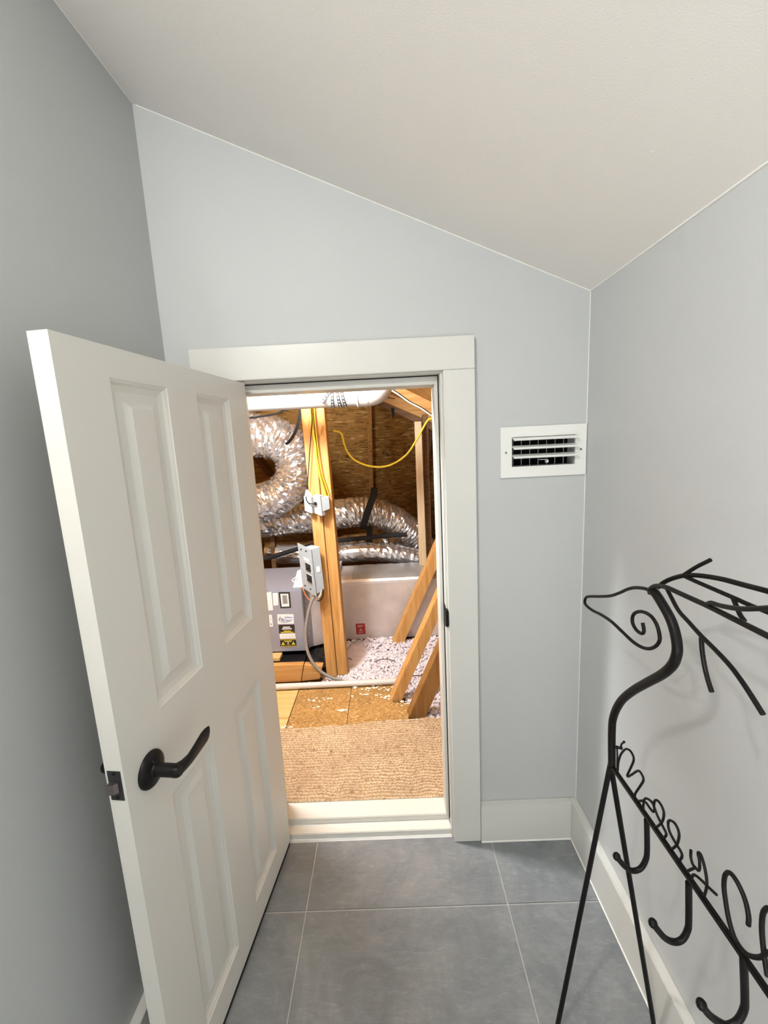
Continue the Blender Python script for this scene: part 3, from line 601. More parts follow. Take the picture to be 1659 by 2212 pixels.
# ------------------------------------------------------------------ black iron reindeer stocking stand
st = thing('stocking_stand', 'black wrought iron reindeer stocking stand by the right wall', 'stocking stand', (0.435, -0.507, 0))
def wire(name, pts, r, parent, seg=10, n=6, m='iron'):
    bm = bmesh.new(); add_tube(bm, pts, r, seg, n)
    o = link(name, bm, M[m], parent); shade_auto(o, 60)
    return o
wire('neck', K['neck'], lambda t: .0073 + .0004 * math.sin(t * 3), st, 16)
wire('head', K['head'], .0031, st, 10)
for nm, brs in (('antA', ('antA1', 'antA2', 'antA3')), ('antB', ('antB1', 'antB2', 'antB3'))):
    a = wire('antler', K[nm], lambda t: .0036, st)
    for b in brs: wire('branch', K[b], .0030, a, 10)
bx, bz = 0.435, 0.7100
bar_end = -1.12
bm = bmesh.new(); add_box(bm, bx - .0035, bx + .0035, bar_end, -0.507, bz - .0045, bz + .0045, bev=.0012)
link('bar', bm, M['iron'], st)
ap = (0.4365, -0.507, 0.708)
for yy in (-0.507, bar_end):
    for fx in (0.3378, 0.5660):
        wire('leg', [(ap[0], yy, ap[2]), (fx, yy, 0.0055)], .0054, st, 12, 1)
wire('tail', [(bx, bar_end, .70), (bx, bar_end - .03, .80), (bx, bar_end - .02, .90), (bx, bar_end + .03, .95)], .0065, st, 12)
for i, nm in enumerate(('hook0', 'hook1', 'hook2')):
    h = wire('hook', K[nm], .0048, st, 12)
    bm = bmesh.new(); add_ball(bm, K[nm][-1], .0068, 2, (1, 1, 1.15))
    b_ = link('ball', bm, M['iron'], h, smooth=True)
for nm in ('letM', 'letE', 'letR', 'letY', 'letC', 'letH'):
    wire('letter', K[nm], .0021 if nm in ('letM', 'letE', 'letR', 'letY') else .0030, st, 8, 5)
wire('wire_tie', K['letK'], .0018, st, 8, 4)
bm = bmesh.new(); 
for c, r_ in ((K['letK'][2], .0042), (K['letK'][3], .0040), (K['letK'][5], .0028)): add_ball(bm, c, r_, 1)
link('tie_knot', bm, M['iron'], st, smooth=True)

# ------------------------------------------------------------------ attic shell
RZ, RM = 1.792, 0.525                       # underside of the right roof slope: z = RZ - RM x
def zr(x): return RZ - RM * x
bm = bmesh.new()
add_hexa(bm, [(-1.9, 0.125, zr(-1.9)), (1.3, 0.125, zr(1.3)), (1.3, 4.6, zr(1.3)), (-1.9, 4.6, zr(-1.9)), (-1.9, 0.125, zr(-1.9) + .03), (1.3, 0.125, zr(1.3) + .03), (1.3, 4.6, zr(1.3) + .03), (-1.9, 4.6, zr(-1.9) + .03)])
roofR = struct('roof_right', bm, M['osb_right'], 'bright oriented strand roof sheathing at the top right of the attic')
def yb(z): return 2.6 + (1.75 - z)
bm = bmesh.new()
add_hexa(bm, [(-1.9, yb(-.1), -.1), (1.3, yb(-.1), -.1), (1.3, yb(-.1) + .04, -.1), (-1.9, yb(-.1) + .04, -.1), (-1.9, yb(2.75), 2.75), (1.3, yb(2.75), 2.75), (1.3, yb(2.75) + .04, 2.75), (-1.9, yb(2.75) + .04, 2.75)])
roofB = struct('roof_back', bm, M['osb_roof'], 'dark oriented strand roof sheathing sloping down at the back of the attic')
struct('wall_attic_left', B((-1.95, -1.9, 0.0, 4.6, -.1, 2.9)), M['osb_roof'], 'attic side hidden behind the open door')
struct('wall_attic_right', B((1.3, 1.35, 0.0, 4.6, -.1, 1.4)), M['osb_roof'], 'attic side hidden behind the right wall')
# faded mill print along the roof sheathing
bm = bmesh.new()
random.seed(21)
xx = -0.50
while xx < 0.27:
    w = random.uniform(.008, .03)
    if random.random() < .72:
        zz = 1.24 + .012 * (xx + .2)
        for k in range(random.choice((1, 2, 2))):
            z0_ = zz + random.uniform(-.02, .012); z1_ = z0_ + random.uniform(.008, .03); xk = xx + k * w * .5
            add_quad_prism(bm, [(xk, yb(z0_) - .0015, z0_), (xk + w * .35, yb(z0_) - .0015, z0_), (xk + w * .35, yb(z1_) - .0015, z1_), (xk, yb(z1_) - .0015, z1_)], (0, .001, .001))
    xx += w + random.uniform(.004, .02)
o = struct('mill_print', bm, M['ink'], parent=roofB); o['kind'] = 'stuff'
def beam(name, a, b, width, depth, mat, parent, up=Vector((0, 0, 1))):        # board from a to b: depth along up, width across
    a, b = Vector(a), Vector(b); t = (b - a).normalized(); u = (up - t * up.dot(t)).normalized(); s = t.cross(u)
    bm = bmesh.new()
    q = [a - s * width / 2 - u * depth / 2, a + s * width / 2 - u * depth / 2, a + s * width / 2 + u * depth / 2, a - s * width / 2 + u * depth / 2]
    add_quad_prism(bm, q, b - a, bev=.002)
    return struct(name, bm, M[mat], parent=parent)
nb = Vector((0, -1, -1)).normalized()        # into the attic from the back slope
for pts, w in ((K['raftB'], .045), (K['raftB2'], .042), ([(-1.62, 1.9, 2.4), (-1.66, 3.9, .4)], .04), ([(0.42, 2.85, 1.45), (0.36, 4.3, .0)], .04)):
    beam('rafter', Vector(pts[0]) + (Vector(pts[0]) - Vector(pts[-1])).normalized() * .35, pts[-1], w, .09, 'pine_z' if pts is K['raftB'] else 'pine_dark', roofB, nb)
def roof_rafter(yy, bots, dep, mat):        # bots: the bottom edge of the rafter face as (x, z)
    bm = bmesh.new()
    (xa, za), (xb, zb) = bots
    add_quad_prism(bm, [(xa, yy, zr(xa)), (xb, yy, zr(xb)), (xb, yy, zb), (xa, yy, za)], (0, dep, 0), bev=.002)
    return struct('rafter', bm, M[mat], parent=roofR)
roof_rafter(2.30, ((-.55, 1.965), (.75, 1.345)), .038, 'pine_x')
roof_rafter(2.345, ((-.55, 1.938), (.75, 1.268)), .038, 'pine_dark')  # darker pine puts the shade below the front rafter into this board's colour
roof_rafter(1.60, ((-.30, 1.935), (.60, 1.350)), .038, 'pine_x')
# black hanger under the back slope
bm = bmesh.new(); q = [(0.050, 2.34, 1.66), (0.080, 2.34, 1.65), (0.074, 2.34, 1.585), (0.062, 2.34, 1.56)]
add_quad_prism(bm, q, (0, .004, 0)); struct('hanger_strap', bm, M['rubber'], parent=roofB)
# attic floor with separate deck boards
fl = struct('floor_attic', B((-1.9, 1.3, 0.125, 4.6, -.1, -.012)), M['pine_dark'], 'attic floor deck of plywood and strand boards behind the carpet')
def deck(name, poly, z0, z1, mat):
    bm = bmesh.new()
    lo = [bm.verts.new((x, y, z0)) for x, y in poly]; hi = [bm.verts.new((x, y, z1)) for x, y in poly]
    bm.faces.new(lo[::-1]); bm.faces.new(hi)
    for k in range(len(poly)): bm.faces.new((lo[k], lo[(k + 1) % len(poly)], hi[(k + 1) % len(poly)], hi[k]))
    es = [e for e in bm.edges]
    bmesh.ops.bevel(bm, geom=es, offset=.0012, segments=1, affect='EDGES')
    return struct(name, bm, M[mat], parent=fl)
deck('plywood_board', [(-1.3, .668), (-.5625, .668), (-.5622, .985), (-1.3, .985)], 0.0, .030, 'ply')
deck('plywood_board', [(-1.3, .134), (-.562, .134), (-.5625, .664), (-1.3, .664)], 0.0, .030, 'ply')
deck('strand_board', [(-.5572, .134), (-.2600, .134), (-.2640, .935), (-.5585, .925)], 0.0, .030, 'osb_floor')
deck('strand_board', [(-.2575, .134), (.046, .134), (.044, .62), (.056, .725), (.046, .748), (-.03, .755), (-.036, .93), (-.2620, .935)], 0.0, .030, 'osb_floor')
deck('strand_board', [(.049, .134), (.85, .134), (.85, .60), (.049, .605)], 0.0, .028, 'osb_floor')

# ------------------------------------------------------------------ carpet remnant
bm = bmesh.new()
NX, NY = 400, 190
CX0, CX1, CY0 = -.78, .50, .124
far = K['carpetfar']
def cfar(x):
    if x <= far[0][0]: return far[0][1]
    for a, b in zip(far, far[1:]):
        if x <= b[0]: return a[1] + (b[1] - a[1]) * (x - a[0]) / (b[0] - a[0])
    return far[-1][1]
vv = []; lw = []
for j in range(NY + 1):
    row = []; lrow = []; lw.append(lrow)
    for i in range(NX + 1):
        x = CX0 + (CX1 - CX0) * i / NX
        fy = cfar(x) + .004 * noise.noise((x * 30, 3, 0)); y = CY0 + (fy - CY0) * j / NY
        base = .040 + .004 * noise.noise((x * 5, y * 5, 1.7)) + (.006 if j < NY else 0) * 1
        ph = y / .0150 + .6 * noise.noise((x * 16, y * 16, 5))
        ph2 = x / .0140 + .5 * math.floor(ph) + .6 * noise.noise((x * 40, y * 40, 9))
        loop = abs(math.sin(math.pi * ph)) * (.45 + .55 * abs(math.sin(math.pi * ph2)))
        z = base + .0095 * loop + .0022 * noise.noise((x * 150, y * 150, 2))
        if j == NY or i in (0, NX): z = .031
        elif j == 0: z = .0462
        lrow.append(loop)
        row.append(bm.verts.new((x + .0015 * noise.noise((x * 90, y * 90, 4)), y, z)))
    vv.append(row)
for j in range(NY):
    for i in range(NX):
        f = bm.faces.new((vv[j][i], vv[j][i + 1], vv[j + 1][i + 1], vv[j + 1][i]))
        if lw[j][i] < .30 and 0 < j < NY - 1: f.material_index = 1  # low faces between loops coloured darker: backing and painted-in shade together
o = link('carpet', bm, M['carpet'], smooth=True)
o.data.materials.append(M['backing_shade']); tag(o, 'tan loop carpet remnant laid just inside the attic door', 'carpet')
bm = bmesh.new()                            # pale bound edge
edge = [(x, cfar(x) + .006, .036 + .003 * noise.noise((x * 8, 0, 0))) for x in [CX0 + (CX1 - CX0) * i / 40 for i in range(41)]]
add_tube(bm, edge, .0055, 6, 2)
link('edge_binding', bm, M['chip'], o)

# ------------------------------------------------------------------ blown insulation and loose bits
random.seed(3)
def hump(x, y): return .006 + .016 * noise.noise((x * 6, y * 6, 3.3)) + (.02 if y > 1.2 else 0) * min(1, (y - 1.2) / .25 if y > 1.2 else 0)
bm = bmesh.new()
NI = 90
gv = [[bm.verts.new((-.44 + 1.5 * i / NI, .61 + 1.05 * j / NI, hump(-.44 + 1.5 * i / NI, .61 + 1.05 * j / NI) - .012)) for i in range(NI + 1)] for j in range(NI + 1)]
def in_fluff(x, y):
    if y < .61: return False
    if y < .96: return x > .062 + (0.02 if y < .74 else -.02) - (.02 if y > .86 else 0)
    if y < 1.10: return x > -.437 + .02 * math.sin(y * 60)
    return x > -.37 + .03 * math.sin(y * 40)
for j in range(NI):
    for i in range(NI):
        c = gv[j][i].co
        if in_fluff(c.x, c.y) and c.y < 1.49: bm.faces.new((gv[j][i], gv[j][i + 1], gv[j + 1][i + 1], gv[j + 1][i]))
bmesh.ops.delete(bm, geom=[v for v in bm.verts if not v.link_faces], context='VERTS')
me_ = bpy.data.meshes.new('ground'); bm.to_mesh(me_); bm.free()
fv = [tuple(v.co) for v in me_.vertices]; ff = [tuple(p.vertices) for p in me_.polygons]; bpy.data.meshes.remove(me_)
tb = bmesh.new(); bmesh.ops.create_icosphere(tb, subdivisions=1, radius=1.0); tb.verts.index_update()
TV = [v.co.copy() for v in tb.verts]; TF = [tuple(v.index for v in f.verts) for f in tb.faces]; tb.free()
def blob(fv, ff, c, r_, sc, rough):
    rot = Matrix.Rotation(random.uniform(0, 6.28), 3, Vector((random.gauss(0, 1), random.gauss(0, 1), random.gauss(0, 1))).normalized())
    b0 = len(fv)
    for v in TV:
        q = rot @ Vector((v.x * sc[0], v.y * sc[1], v.z * sc[2])) * r_
        fv.append((c[0] + q.x + random.uniform(-rough, rough) * r_, c[1] + q.y + random.uniform(-rough, rough) * r_, c[2] + q.z + random.uniform(-rough, rough) * r_))
    ff.extend((a + b0, b + b0, d + b0) for a, b, d in TF)
def mesh_obj(name, fv, ff, mat):
    xs_ = [v[0] for v in fv]; ys_ = [v[1] for v in fv]; z_ = min(v[2] for v in fv)
    base = ((min(xs_) + max(xs_)) / 2, (min(ys_) + max(ys_)) / 2, z_)
    me = bpy.data.meshes.new(name); me.from_pydata([(v[0] - base[0], v[1] - base[1], v[2] - base[2]) for v in fv], [], ff); me.materials.append(mat)
    o = bpy.data.objects.new(name, me); COL.objects.link(o); o.location = base
    return o
cnt = 0
for _ in range(20000):
    x, y = random.uniform(-.44, .62), random.uniform(.61, 1.485)
    if not in_fluff(x, y) or (x > .5 and y < .9): continue
    if (x + .27) ** 2 / .006 + (y - 1.30) ** 2 / .03 < 1: continue     # hollow in the shade beside the double stud
    r_ = random.uniform(.0045, .0105)
    blob(fv, ff, (x, y, hump(x, y) + random.uniform(-.006, .012)), r_, (1.3, 1.0, random.uniform(.6, 1.0)), .28)
    cnt += 1
    if cnt > 7500: break
o = mesh_obj('insulation', fv, ff, M['fluff']); tag(o, 'loose white pinkish blown insulation between the attic floor joists', 'insulation', kind='stuff')
bm = bmesh.new()
for (cx_, cy_, n_, sp) in ((-.17, .895, 26, .05), (-.08, .88, 22, .05), (-.02, .80, 16, .045), (-.10, .82, 8, .06), (-.30, .70, 10, .008), (-.47, .80, 6, .02), (-.43, .74, 5, .02), (-.37, .80, 5, .03), (-.48, .955, 20, .04), (-.57, .56, 9, .02), (.05, .745, 12, .03), (-.25, .83, 5, .03), (-.28, .705, 8, .012), (-.60, .53, 8, .02)):
    for _ in range(n_):
        x, y = cx_ + random.gauss(0, sp), cy_ + random.gauss(0, sp * .35)
        r_ = random.uniform(.0025, .0072)
        zb = .031 if y > .59 else .052
        if not (y < .93 or x < -.44): continue
        mt = Matrix.Translation((x, y, zb + r_ * .4)) @ Matrix.Diagonal((random.uniform(.8, 2), random.uniform(.6, 1.4), .6, 1))
        bmesh.ops.create_icosphere(bm, subdivisions=1, radius=r_, matrix=mt)
for v in bm.verts: v.co += Vector((noise.noise(v.co * 300), noise.noise(v.co * 310 + Vector((5, 0, 0))), 0)) * .0015
o = link('insulation_crumbs', bm, M['chip']); tag(o, 'white crumbs of insulation scattered on the strand boards', 'debris', kind='stuff')

# ------------------------------------------------------------------ studs and braces
def prism_part(name, quad, depth, mat, parent, bev=.0025):
    bm = bmesh.new(); add_quad_prism(bm, quad, (0, depth, 0), bev=bev)
    return link(name, bm, M[mat], parent)
ps = thing('stud_post', 'double orange pine stud post carrying the white switch boxes', 'post', (-.36, 1.05, .02))
prism_part('stud', [(-.4215, 1.05, .02), (-.3605, 1.05, .02), (-.3945, 1.05, 2.0), (-.4585, 1.05, 2.0)], .089, 'pine_z', ps)
prism_part('stud', [(-.3585, 1.062, .02), (-.2985, 1.062, .02), (-.3330, 1.062, 1.93), (-.3920, 1.062, 1.93)], .089, 'pine_z', ps)
def single(name, quad, depth, mat, label, cat, bev=.0025):
    bm = bmesh.new(); add_quad_prism(bm, quad, (0, depth, 0), bev=bev)
    return tag(link(name, bm, M[mat]), label, cat)
single('wall_stud', [(.1975, 1.70, .02), (.2515, 1.70, .02), (.2470, 1.70, 1.51), (.2000, 1.70, 1.51)], .036, 'pine_pale', 'pale upright stud with dark flecks standing by the right end of the trunk duct', 'stud')
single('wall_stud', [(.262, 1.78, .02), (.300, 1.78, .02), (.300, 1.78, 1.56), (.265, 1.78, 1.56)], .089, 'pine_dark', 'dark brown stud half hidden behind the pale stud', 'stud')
single('wall_stud', [(-.985, 2.05, .20), (-.945, 2.05, .20), (-.935, 2.05, .78), (-.970, 2.05, .78)], .06, 'pine_dark', 'short brown support under the foil duct behind the grey air handler', 'stud')
def brace(k, y, ext, mat, label):
    a, b, c, d = [Vector(p) for p in K[k]]               # left bottom, left top, right bottom, right top
    dl = (b - a).normalized()
    L = max((zr(0) - a.z) / dl.z, .1)
    w = c - a - dl * (c - a).dot(dl)
    t0 = (0.012 - a.z) / dl.z
    p0 = a + dl * t0; p1 = a + dl * ext
    q = [p0, p0 + w - dl * (w.z / dl.z), p1 + w, p1]
    bm = bmesh.new(); add_quad_prism(bm, q, (-.012, .038, .006), bev=.002)
    return tag(link('brace', bm, M[mat]), label, 'brace', 'slanted braces on the right of the attic')
brace('brace0', 1.42, 1.12, 'pine_z', 'slanted pine brace in front of the foil wrapped trunk duct')
brace('brace1', .78, 1.12, 'pine_z', 'slanted pine brace with its foot on the strand board edge')
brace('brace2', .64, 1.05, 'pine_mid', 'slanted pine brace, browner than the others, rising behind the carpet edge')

# ------------------------------------------------------------------ pipes
pv = thing('vent_pipe', 'large white plastic vent pipe across the top of the attic doorway', 'pipe', (-.4, .75, 1.56))
pz = 1.6035
bm = bmesh.new(); add_tube(bm, [(-1.6, .75, pz), (-.12, .75, pz)], .0445, 32, 1); o = link('pipe', bm, M['pvc_big'], pv); shade_auto(o, 50)
bm = bmesh.new(); add_tube(bm, [(-.128, .75, pz), (-.122, .75, pz), (-.121, .75, pz), (-.078, .75, pz), (-.077, .75, pz), (-.070, .75, pz)], lambda t: .0515 if .1 < t < .25 else (.0485 if t < .9 else .046), 32, 1); o = link('coupling', bm, M['pvc_big'], pv); shade_auto(o, 50)
bm = bmesh.new(); add_tube(bm, [(-.085, .75, pz), (-.060, .75, pz), (-.030, .752, pz + .010), (-.006, .756, pz + .036), (.004, .760, pz + .075), (.006, .762, pz + .135)], .0462, 28, 6); o = link('elbow', bm, M['pvc_big'], pv); shade_auto(o, 50)
def strap_band(xc, tilt):
    bm = bmesh.new(); seg = 40
    def P(a, w, r_): return Vector((xc + w + tilt * math.cos(a), .75 + r_ * math.sin(a), pz + r_ * math.cos(a)))
    rings = []
    for k in range(seg):
        a = 2 * math.pi * k / seg
        rings.append([bm.verts.new(P(a, -.0075, .0447)), bm.verts.new(P(a, .0075, .0447)), bm.verts.new(P(a, .0075, .0462)), bm.verts.new(P(a, -.0075, .0462))])
    for k in range(seg):
        A, Bq = rings[k], rings[(k + 1) % seg]
        for i in range(4): bm.faces.new((A[i], A[(i + 1) % 4], Bq[(i + 1) % 4], Bq[i]))
    s = link('strap', bm, M['strap'], pv)
    bm = bmesh.new()
    for k in range(18):
        a = 2 * math.pi * k / 18
        c = P(a, 0, .0463); n_ = Vector((0, math.sin(a), math.cos(a)))
        add_tube(bm, [c - n_ * .0006, c + n_ * .0006], .0036, 8, 1)
    link('holes', bm, M['pvc'], s)['kind'] = 'stuff'
strap_band(-.237, .003); strap_band(-.211, -.006); strap_band(-.190, -.008)
bm = bmesh.new()
a, b = Vector((-.243, .7058, 1.628)), Vector((-.288, .700, 1.578))
d_ = (b - a).normalized(); s_ = d_.cross(Vector((0, 1, 0))).normalized() * .0075
add_quad_prism(bm, [a - s_, a + s_, b + s_, b - s_], (0, .0015, 0)); s = link('strap', bm, M['strap'], pv)
bm = bmesh.new()
for k in range(4):
    c = a + (b - a) * ((k + .5) / 4); add_tube(bm, [c + Vector((0, -.0012, 0)), c + Vector((0, .0004, 0))], .0036, 8, 1)
link('holes', bm, M['pvc'], s)['kind'] = 'stuff'
bm = bmesh.new(); add_tube(bm, [(-1.25, .915, .0475)] + [tuple(p) for p in K['pipe']], .0168, 20, 1); o = link('drain_pipe', bm, M['pvc']); shade_auto(o, 50)
tag(o, 'thin white plastic drain pipe lying along the far edge of the deck', 'pipe')

# ------------------------------------------------------------------ air handler on its platform
pf = thing('platform_frame', 'low platform of pine boards under the grey air handler', 'platform', (-.8, 1.02, .0))
prism_part('board', [(-1.3, 1.0, .026), (-.5665, 1.0, .026), (-.5440, 1.0, .133), (-1.3, 1.0, .138)], .038, 'pine_x', pf)
prism_part('board', [(-.5635, 1.002, .026), (-.4560, 1.002, .035), (-.4325, 1.002, .120), (-.5405, 1.002, .130)], .038, 'pine_x', pf)
bm = bmesh.new(); add_box(bm, -1.3, -.585, 1.04, 1.66, .072, .090); link('top_sheet', bm, M['osb_floor'], pf)
bm = bmesh.new()
NP = 24
gp = [[bm.verts.new((-1.2 + .64 * i / NP, 1.036 + .62 * j / NP, 0.0985 + .006 * noise.noise((i * .9, j * .9, 0)) + (.02 if j == 0 else 0))) for i in range(NP + 1)] for j in range(NP + 1)]
for j in range(NP):
    for i in range(NP): bm.faces.new((gp[j][i], gp[j][i + 1], gp[j + 1][i + 1], gp[j + 1][i]))
o = link('plastic_sheet', bm, M['pan'], smooth=True); tag(o, 'crumpled black plastic sheet under the grey air handler', 'plastic sheet')
bm = bmesh.new()
NP = 16
gp = [[bm.verts.new((-.556 + .125 * i / NP, 1.09 + .22 * j / NP, .075 + .016 * noise.noise((i * .55, j * .55, 4)) - .0008 * i + .001 * j)) for i in range(NP + 1)] for j in range(NP + 1)]
for j in range(NP):
    for i in range(NP): bm.faces.new((gp[j][i], gp[j][i + 1], gp[j + 1][i + 1], gp[j + 1][i]))
o = link('plastic_flap', bm, M['pan'], smooth=True); tag(o, 'glossy black plastic flap beside the foot of the double stud', 'plastic sheet')
bm = bmesh.new(); add_box(bm, -.80, -.708, 1.10, 1.17, .106, .1285, bev=.002); o = link('wood_block', bm, M['ply']); tag(o, 'small pale wood block under the air handler', 'wood block')
ah = thing('air_handler', 'grey metal air handler cabinet with warning stickers', 'air handler', (-.9, 1.4, .13))
UF, UX1, UZ0, UZ1 = 1.17, -.556, .1285, .534
bm = bmesh.new(); add_box(bm, -1.35, UX1, UF + .006, 1.64, UZ0, UZ1, bev=.004); link('cabinet', bm, M['unit'], ah)
bm = bmesh.new(); add_box(bm, -1.345, UX1 - .002, UF, UF + .008, UZ0 + .004, UZ1 - .010, bev=.002); link('service_panel', bm, M['unit'], ah)
def plate(quad, off, mat, name, parent, th=.0015):
    bm = bmesh.new(); add_quad_prism(bm, [Vector(p) + Vector((0, -off, 0)) for p in quad], (0, th, 0)); return link(name, bm, M[mat], parent)
def sub(quad, u0, u1, v0, v1):             # sub rectangle of a quad given as TL TR BR BL
    tl, tr, br, bl = [Vector(p) for p in quad]
    f = lambda u, v: tl.lerp(tr, u).lerp(bl.lerp(br, u), v)
    return [f(u0, v0), f(u1, v0), f(u1, v1), f(u0, v1)]
L = K['lab']; LQ = [L[i * 4:i * 4 + 4] for i in range(8)]
def bars(quad, parent, mat, rows_, off, u0=.1, u1=.9):
    bm = bmesh.new()
    for v0, v1, a, b in rows_:
        add_quad_prism(bm, [p + Vector((0, -off, 0)) for p in sub(quad, a, b, v0, v1)], (0, .0006, 0))
    link('print', bm, M[mat], parent)['kind'] = 'stuff'
s = plate(LQ[0], .0015, 'sticker', 'sticker', ah); bars(LQ[0], s, 'vane', [(.2, .23, .5, .6), (.3, .33, .45, .6), (.42, .45, .5, .58), (.5, .53, .5, .65), (.62, .66, .48, .6), (.85, .89, .4, .5)], .0022)
s = plate(LQ[1], .0015, 'sticker', 'sticker', ah); bars(LQ[1], s, 'vane', [(.2, .24, .3, .6), (.32, .36, .35, .6), (.5, .54, .3, .55), (.66, .7, .4, .65), (.8, .84, .35, .6)], .0022)
s = plate(LQ[2], .003, 'ink', 'sight_window', ah, .003)
bm = bmesh.new(); add_quad_prism(bm, [p + Vector((0, -.0042, 0)) for p in sub(LQ[2], .14, .86, .10, .92)], (0, .001, 0)); link('window_rim', bm, M['sticker'], s)
bm = bmesh.new(); add_quad_prism(bm, [p + Vector((0, -.0050, 0)) for p in sub(LQ[2], .24, .78, .16, .74)], (0, .001, 0)); link('window_pane', bm, M['vane'], s)
bars(LQ[2], s, 'ink', [(.2 + .06 * k, .225 + .06 * k, .32, .70) for k in range(9)], .0058)
s = plate(LQ[3], .0015, 'sticker', 'sticker', ah); bars(LQ[3], s, 'ink', [(.3, .42, .5, .62), (.72, .86, .5, .68), (.1, .12, .3, .5)], .0022)
s = plate(LQ[4], .0015, 'sticker', 'sticker', ah)
bm = bmesh.new()
f4 = lambda u, v: Vector(sub(LQ[4], u, u, v, v)[0]) + Vector((0, -.0024, 0))
for seq in ([(.08, .45), (.14, .40), (.12, .62), (.16, .72)], [(.16, .2), (.2, .42), (.3, .5), (.36, .38)], [(.22, .62), (.34, .60), (.40, .72)]): add_tube(bm, [f4(u, v) for u, v in seq], .0016, 5, 3)
link('print', bm, M['ink'], s)['kind'] = 'stuff'
bm = bmesh.new()
for seq in ([(.46, .34), (.50, .24), (.52, .36), (.56, .26), (.58, .36), (.62, .28), (.66, .22), (.68, .36), (.74, .26), (.78, .36), (.84, .26), (.88, .36), (.92, .28)], [(.40, .58), (.46, .50), (.50, .62), (.56, .52), (.60, .72), (.64, .54), (.70, .62), (.76, .54), (.80, .64), (.88, .56), (.94, .62)], [(.2, .74), (.4, .80), (.6, .76), (.8, .70)]): add_tube(bm, [f4(u, v) for u, v in seq], .0013, 5, 3)
link('print', bm, M['blue'], s)['kind'] = 'stuff'
s = plate(LQ[5], .0015, 'ink', 'sticker', ah); bars(LQ[5], s, 'sticker', [(.22, .34, .26, .72), (.42, .54, .2, .82)], .0022); bars(LQ[5], s, 'yellow', [(.70, .80, .3, .75), (.86, .95, .12, .92)], .0022)
s = plate(LQ[6], .0015, 'sticker', 'sticker', ah); bars(LQ[6], s, 'vane', [(.35, .40, .1, .9), (.6, .65, .1, .9)], .0022)
s = plate(LQ[7], .0015, 'ink', 'sticker', ah)
bm = bmesh.new()
for v0, v1 in ((.0, .12), (.88, 1.0)):
    for k in range(9): 
        qd = sub(LQ[7], .02 + .11 * k, .08 + .11 * k, v0, v1); qd[0] += Vector((.004, 0, 0)); qd[1] += Vector((.004, 0, 0))
        add_quad_prism(bm, [p + Vector((0, -.0022, 0)) for p in qd], (0, .0006, 0))
for u0 in (.06, .70):
    f7 = lambda u, v: Vector(sub(LQ[7], u, u, v, v)[0]) + Vector((0, -.0022, 0))
    t_ = [f7(u0 + .12, .32), f7(u0 + .24, .76), f7(u0, .76)]
    a_ = [bm.verts.new(p) for p in t_]; b_ = [bm.verts.new(p + Vector((0, .0006, 0))) for p in t_]
    bm.faces.new(a_); bm.faces.new(b_[::-1])
    for k in range(3): bm.faces.new((a_[k], a_[(k + 1) % 3], b_[(k + 1) % 3], b_[k]))
for v0, v1, a, b in ((.2, .27, .25, .75), (.30, .36, .3, .7), (.72, .78, .4, .6)):
    add_quad_prism(bm, [p + Vector((0, -.0022, 0)) for p in sub(LQ[7], a, b, v0, v1)], (0, .0006, 0))
link('print', bm, M['yellow'], s)['kind'] = 'stuff'
bars(LQ[7], s, 'sticker', [(.45, .58, .45, .55)], .0024)
# white funnel shaped paper on the cabinet
bm = bmesh.new()
pts = [(-.578, 1.20, .640), (-.548, 1.20, .650), (-.612, 1.19, .5365), (-.540, 1.19, .5365), (-.585, 1.27, .5365)]
v = [bm.verts.new(p) for p in pts]
for f in ((0, 2, 3), (0, 3, 1), (0, 4, 2), (1, 3, 4), (0, 1, 4), (2, 4, 3)): bm.faces.new([v[i] for i in f])
pc = tag(link('paper_cone', bm, M['sticker']), 'white folded paper cone on top of the grey air handler', 'paper')
wire('paper_loop', [(-.590, 1.195, .60), (-.612, 1.195, .585), (-.606, 1.195, .572), (-.588, 1.195, .582), (-.580, 1.195, .600)], .004, pc, 6, 4, 'sticker')

# ------------------------------------------------------------------ rigid ducts
pl_ = thing('duct_plenum', 'pale foil covered plenum between air handler and double stud', 'duct', (-.46, 1.45, .1))
bm = bmesh.new(); add_hexa(bm, [(-.548, 1.25, .115), (-.375, 1.46, .06), (-.375, 1.80, .06), (-.548, 1.62, .115), (-.548, 1.25, .52), (-.375, 1.46, .50), (-.375, 1.80, .52), (-.548, 1.62, .53)])
link('body', bm, M['tape'], pl_)
bm = bmesh.new(); add_quad_prism(bm, [(-.556, 1.235, .115), (-.530, 1.265, .115), (-.530, 1.265, .525), (-.556, 1.235, .53)], (0, .01, 0)); link('flange', bm, M['galv'], pl_)
tr = thing('trunk_duct', 'long square duct in foil wrap with a small red sticker', 'duct', (0, 1.65, .03))
bm = bmesh.new()
prof = [(1.5, .033), (1.5, .440), (1.515, .463), (1.545, .478), (1.80, .478), (1.80, .033)]
lo = [bm.verts.new((-.373, y, z)) for y, z in prof]; hi = [bm.verts.new((.95, y, z)) for y, z in prof]
bm.faces.new(lo); bm.faces.new(hi[::-1])
for k in range(6): bm.faces.new((lo[k], lo[(k + 1) % 6], hi[(k + 1) % 6], hi[k]))
link('body', bm, M['wrap'], tr)
bm = bmesh.new(); add_quad_prism(bm, [(-.373, 1.4985, .430), (.95, 1.4985, .438), (.95, 1.4985, .456), (-.373, 1.4985, .448)], (0, .004, 0), bev=.001); link('foil_tape', bm, M['tape'], tr)
bm = bmesh.new()
NP = 40
gp = []
for j, (y, z) in enumerate(((1.515, .466), (1.54, .481), (1.60, .487), (1.68, .487), (1.75, .484), (1.80, .480))):
    gp.append([bm.verts.new((-.28 + 1.2 * i / NP, y + .003 * noise.noise((i * .7, j, 0)), z + .005 * noise.noise((i * .8, j * .7, 2)))) for i in range(NP + 1)])
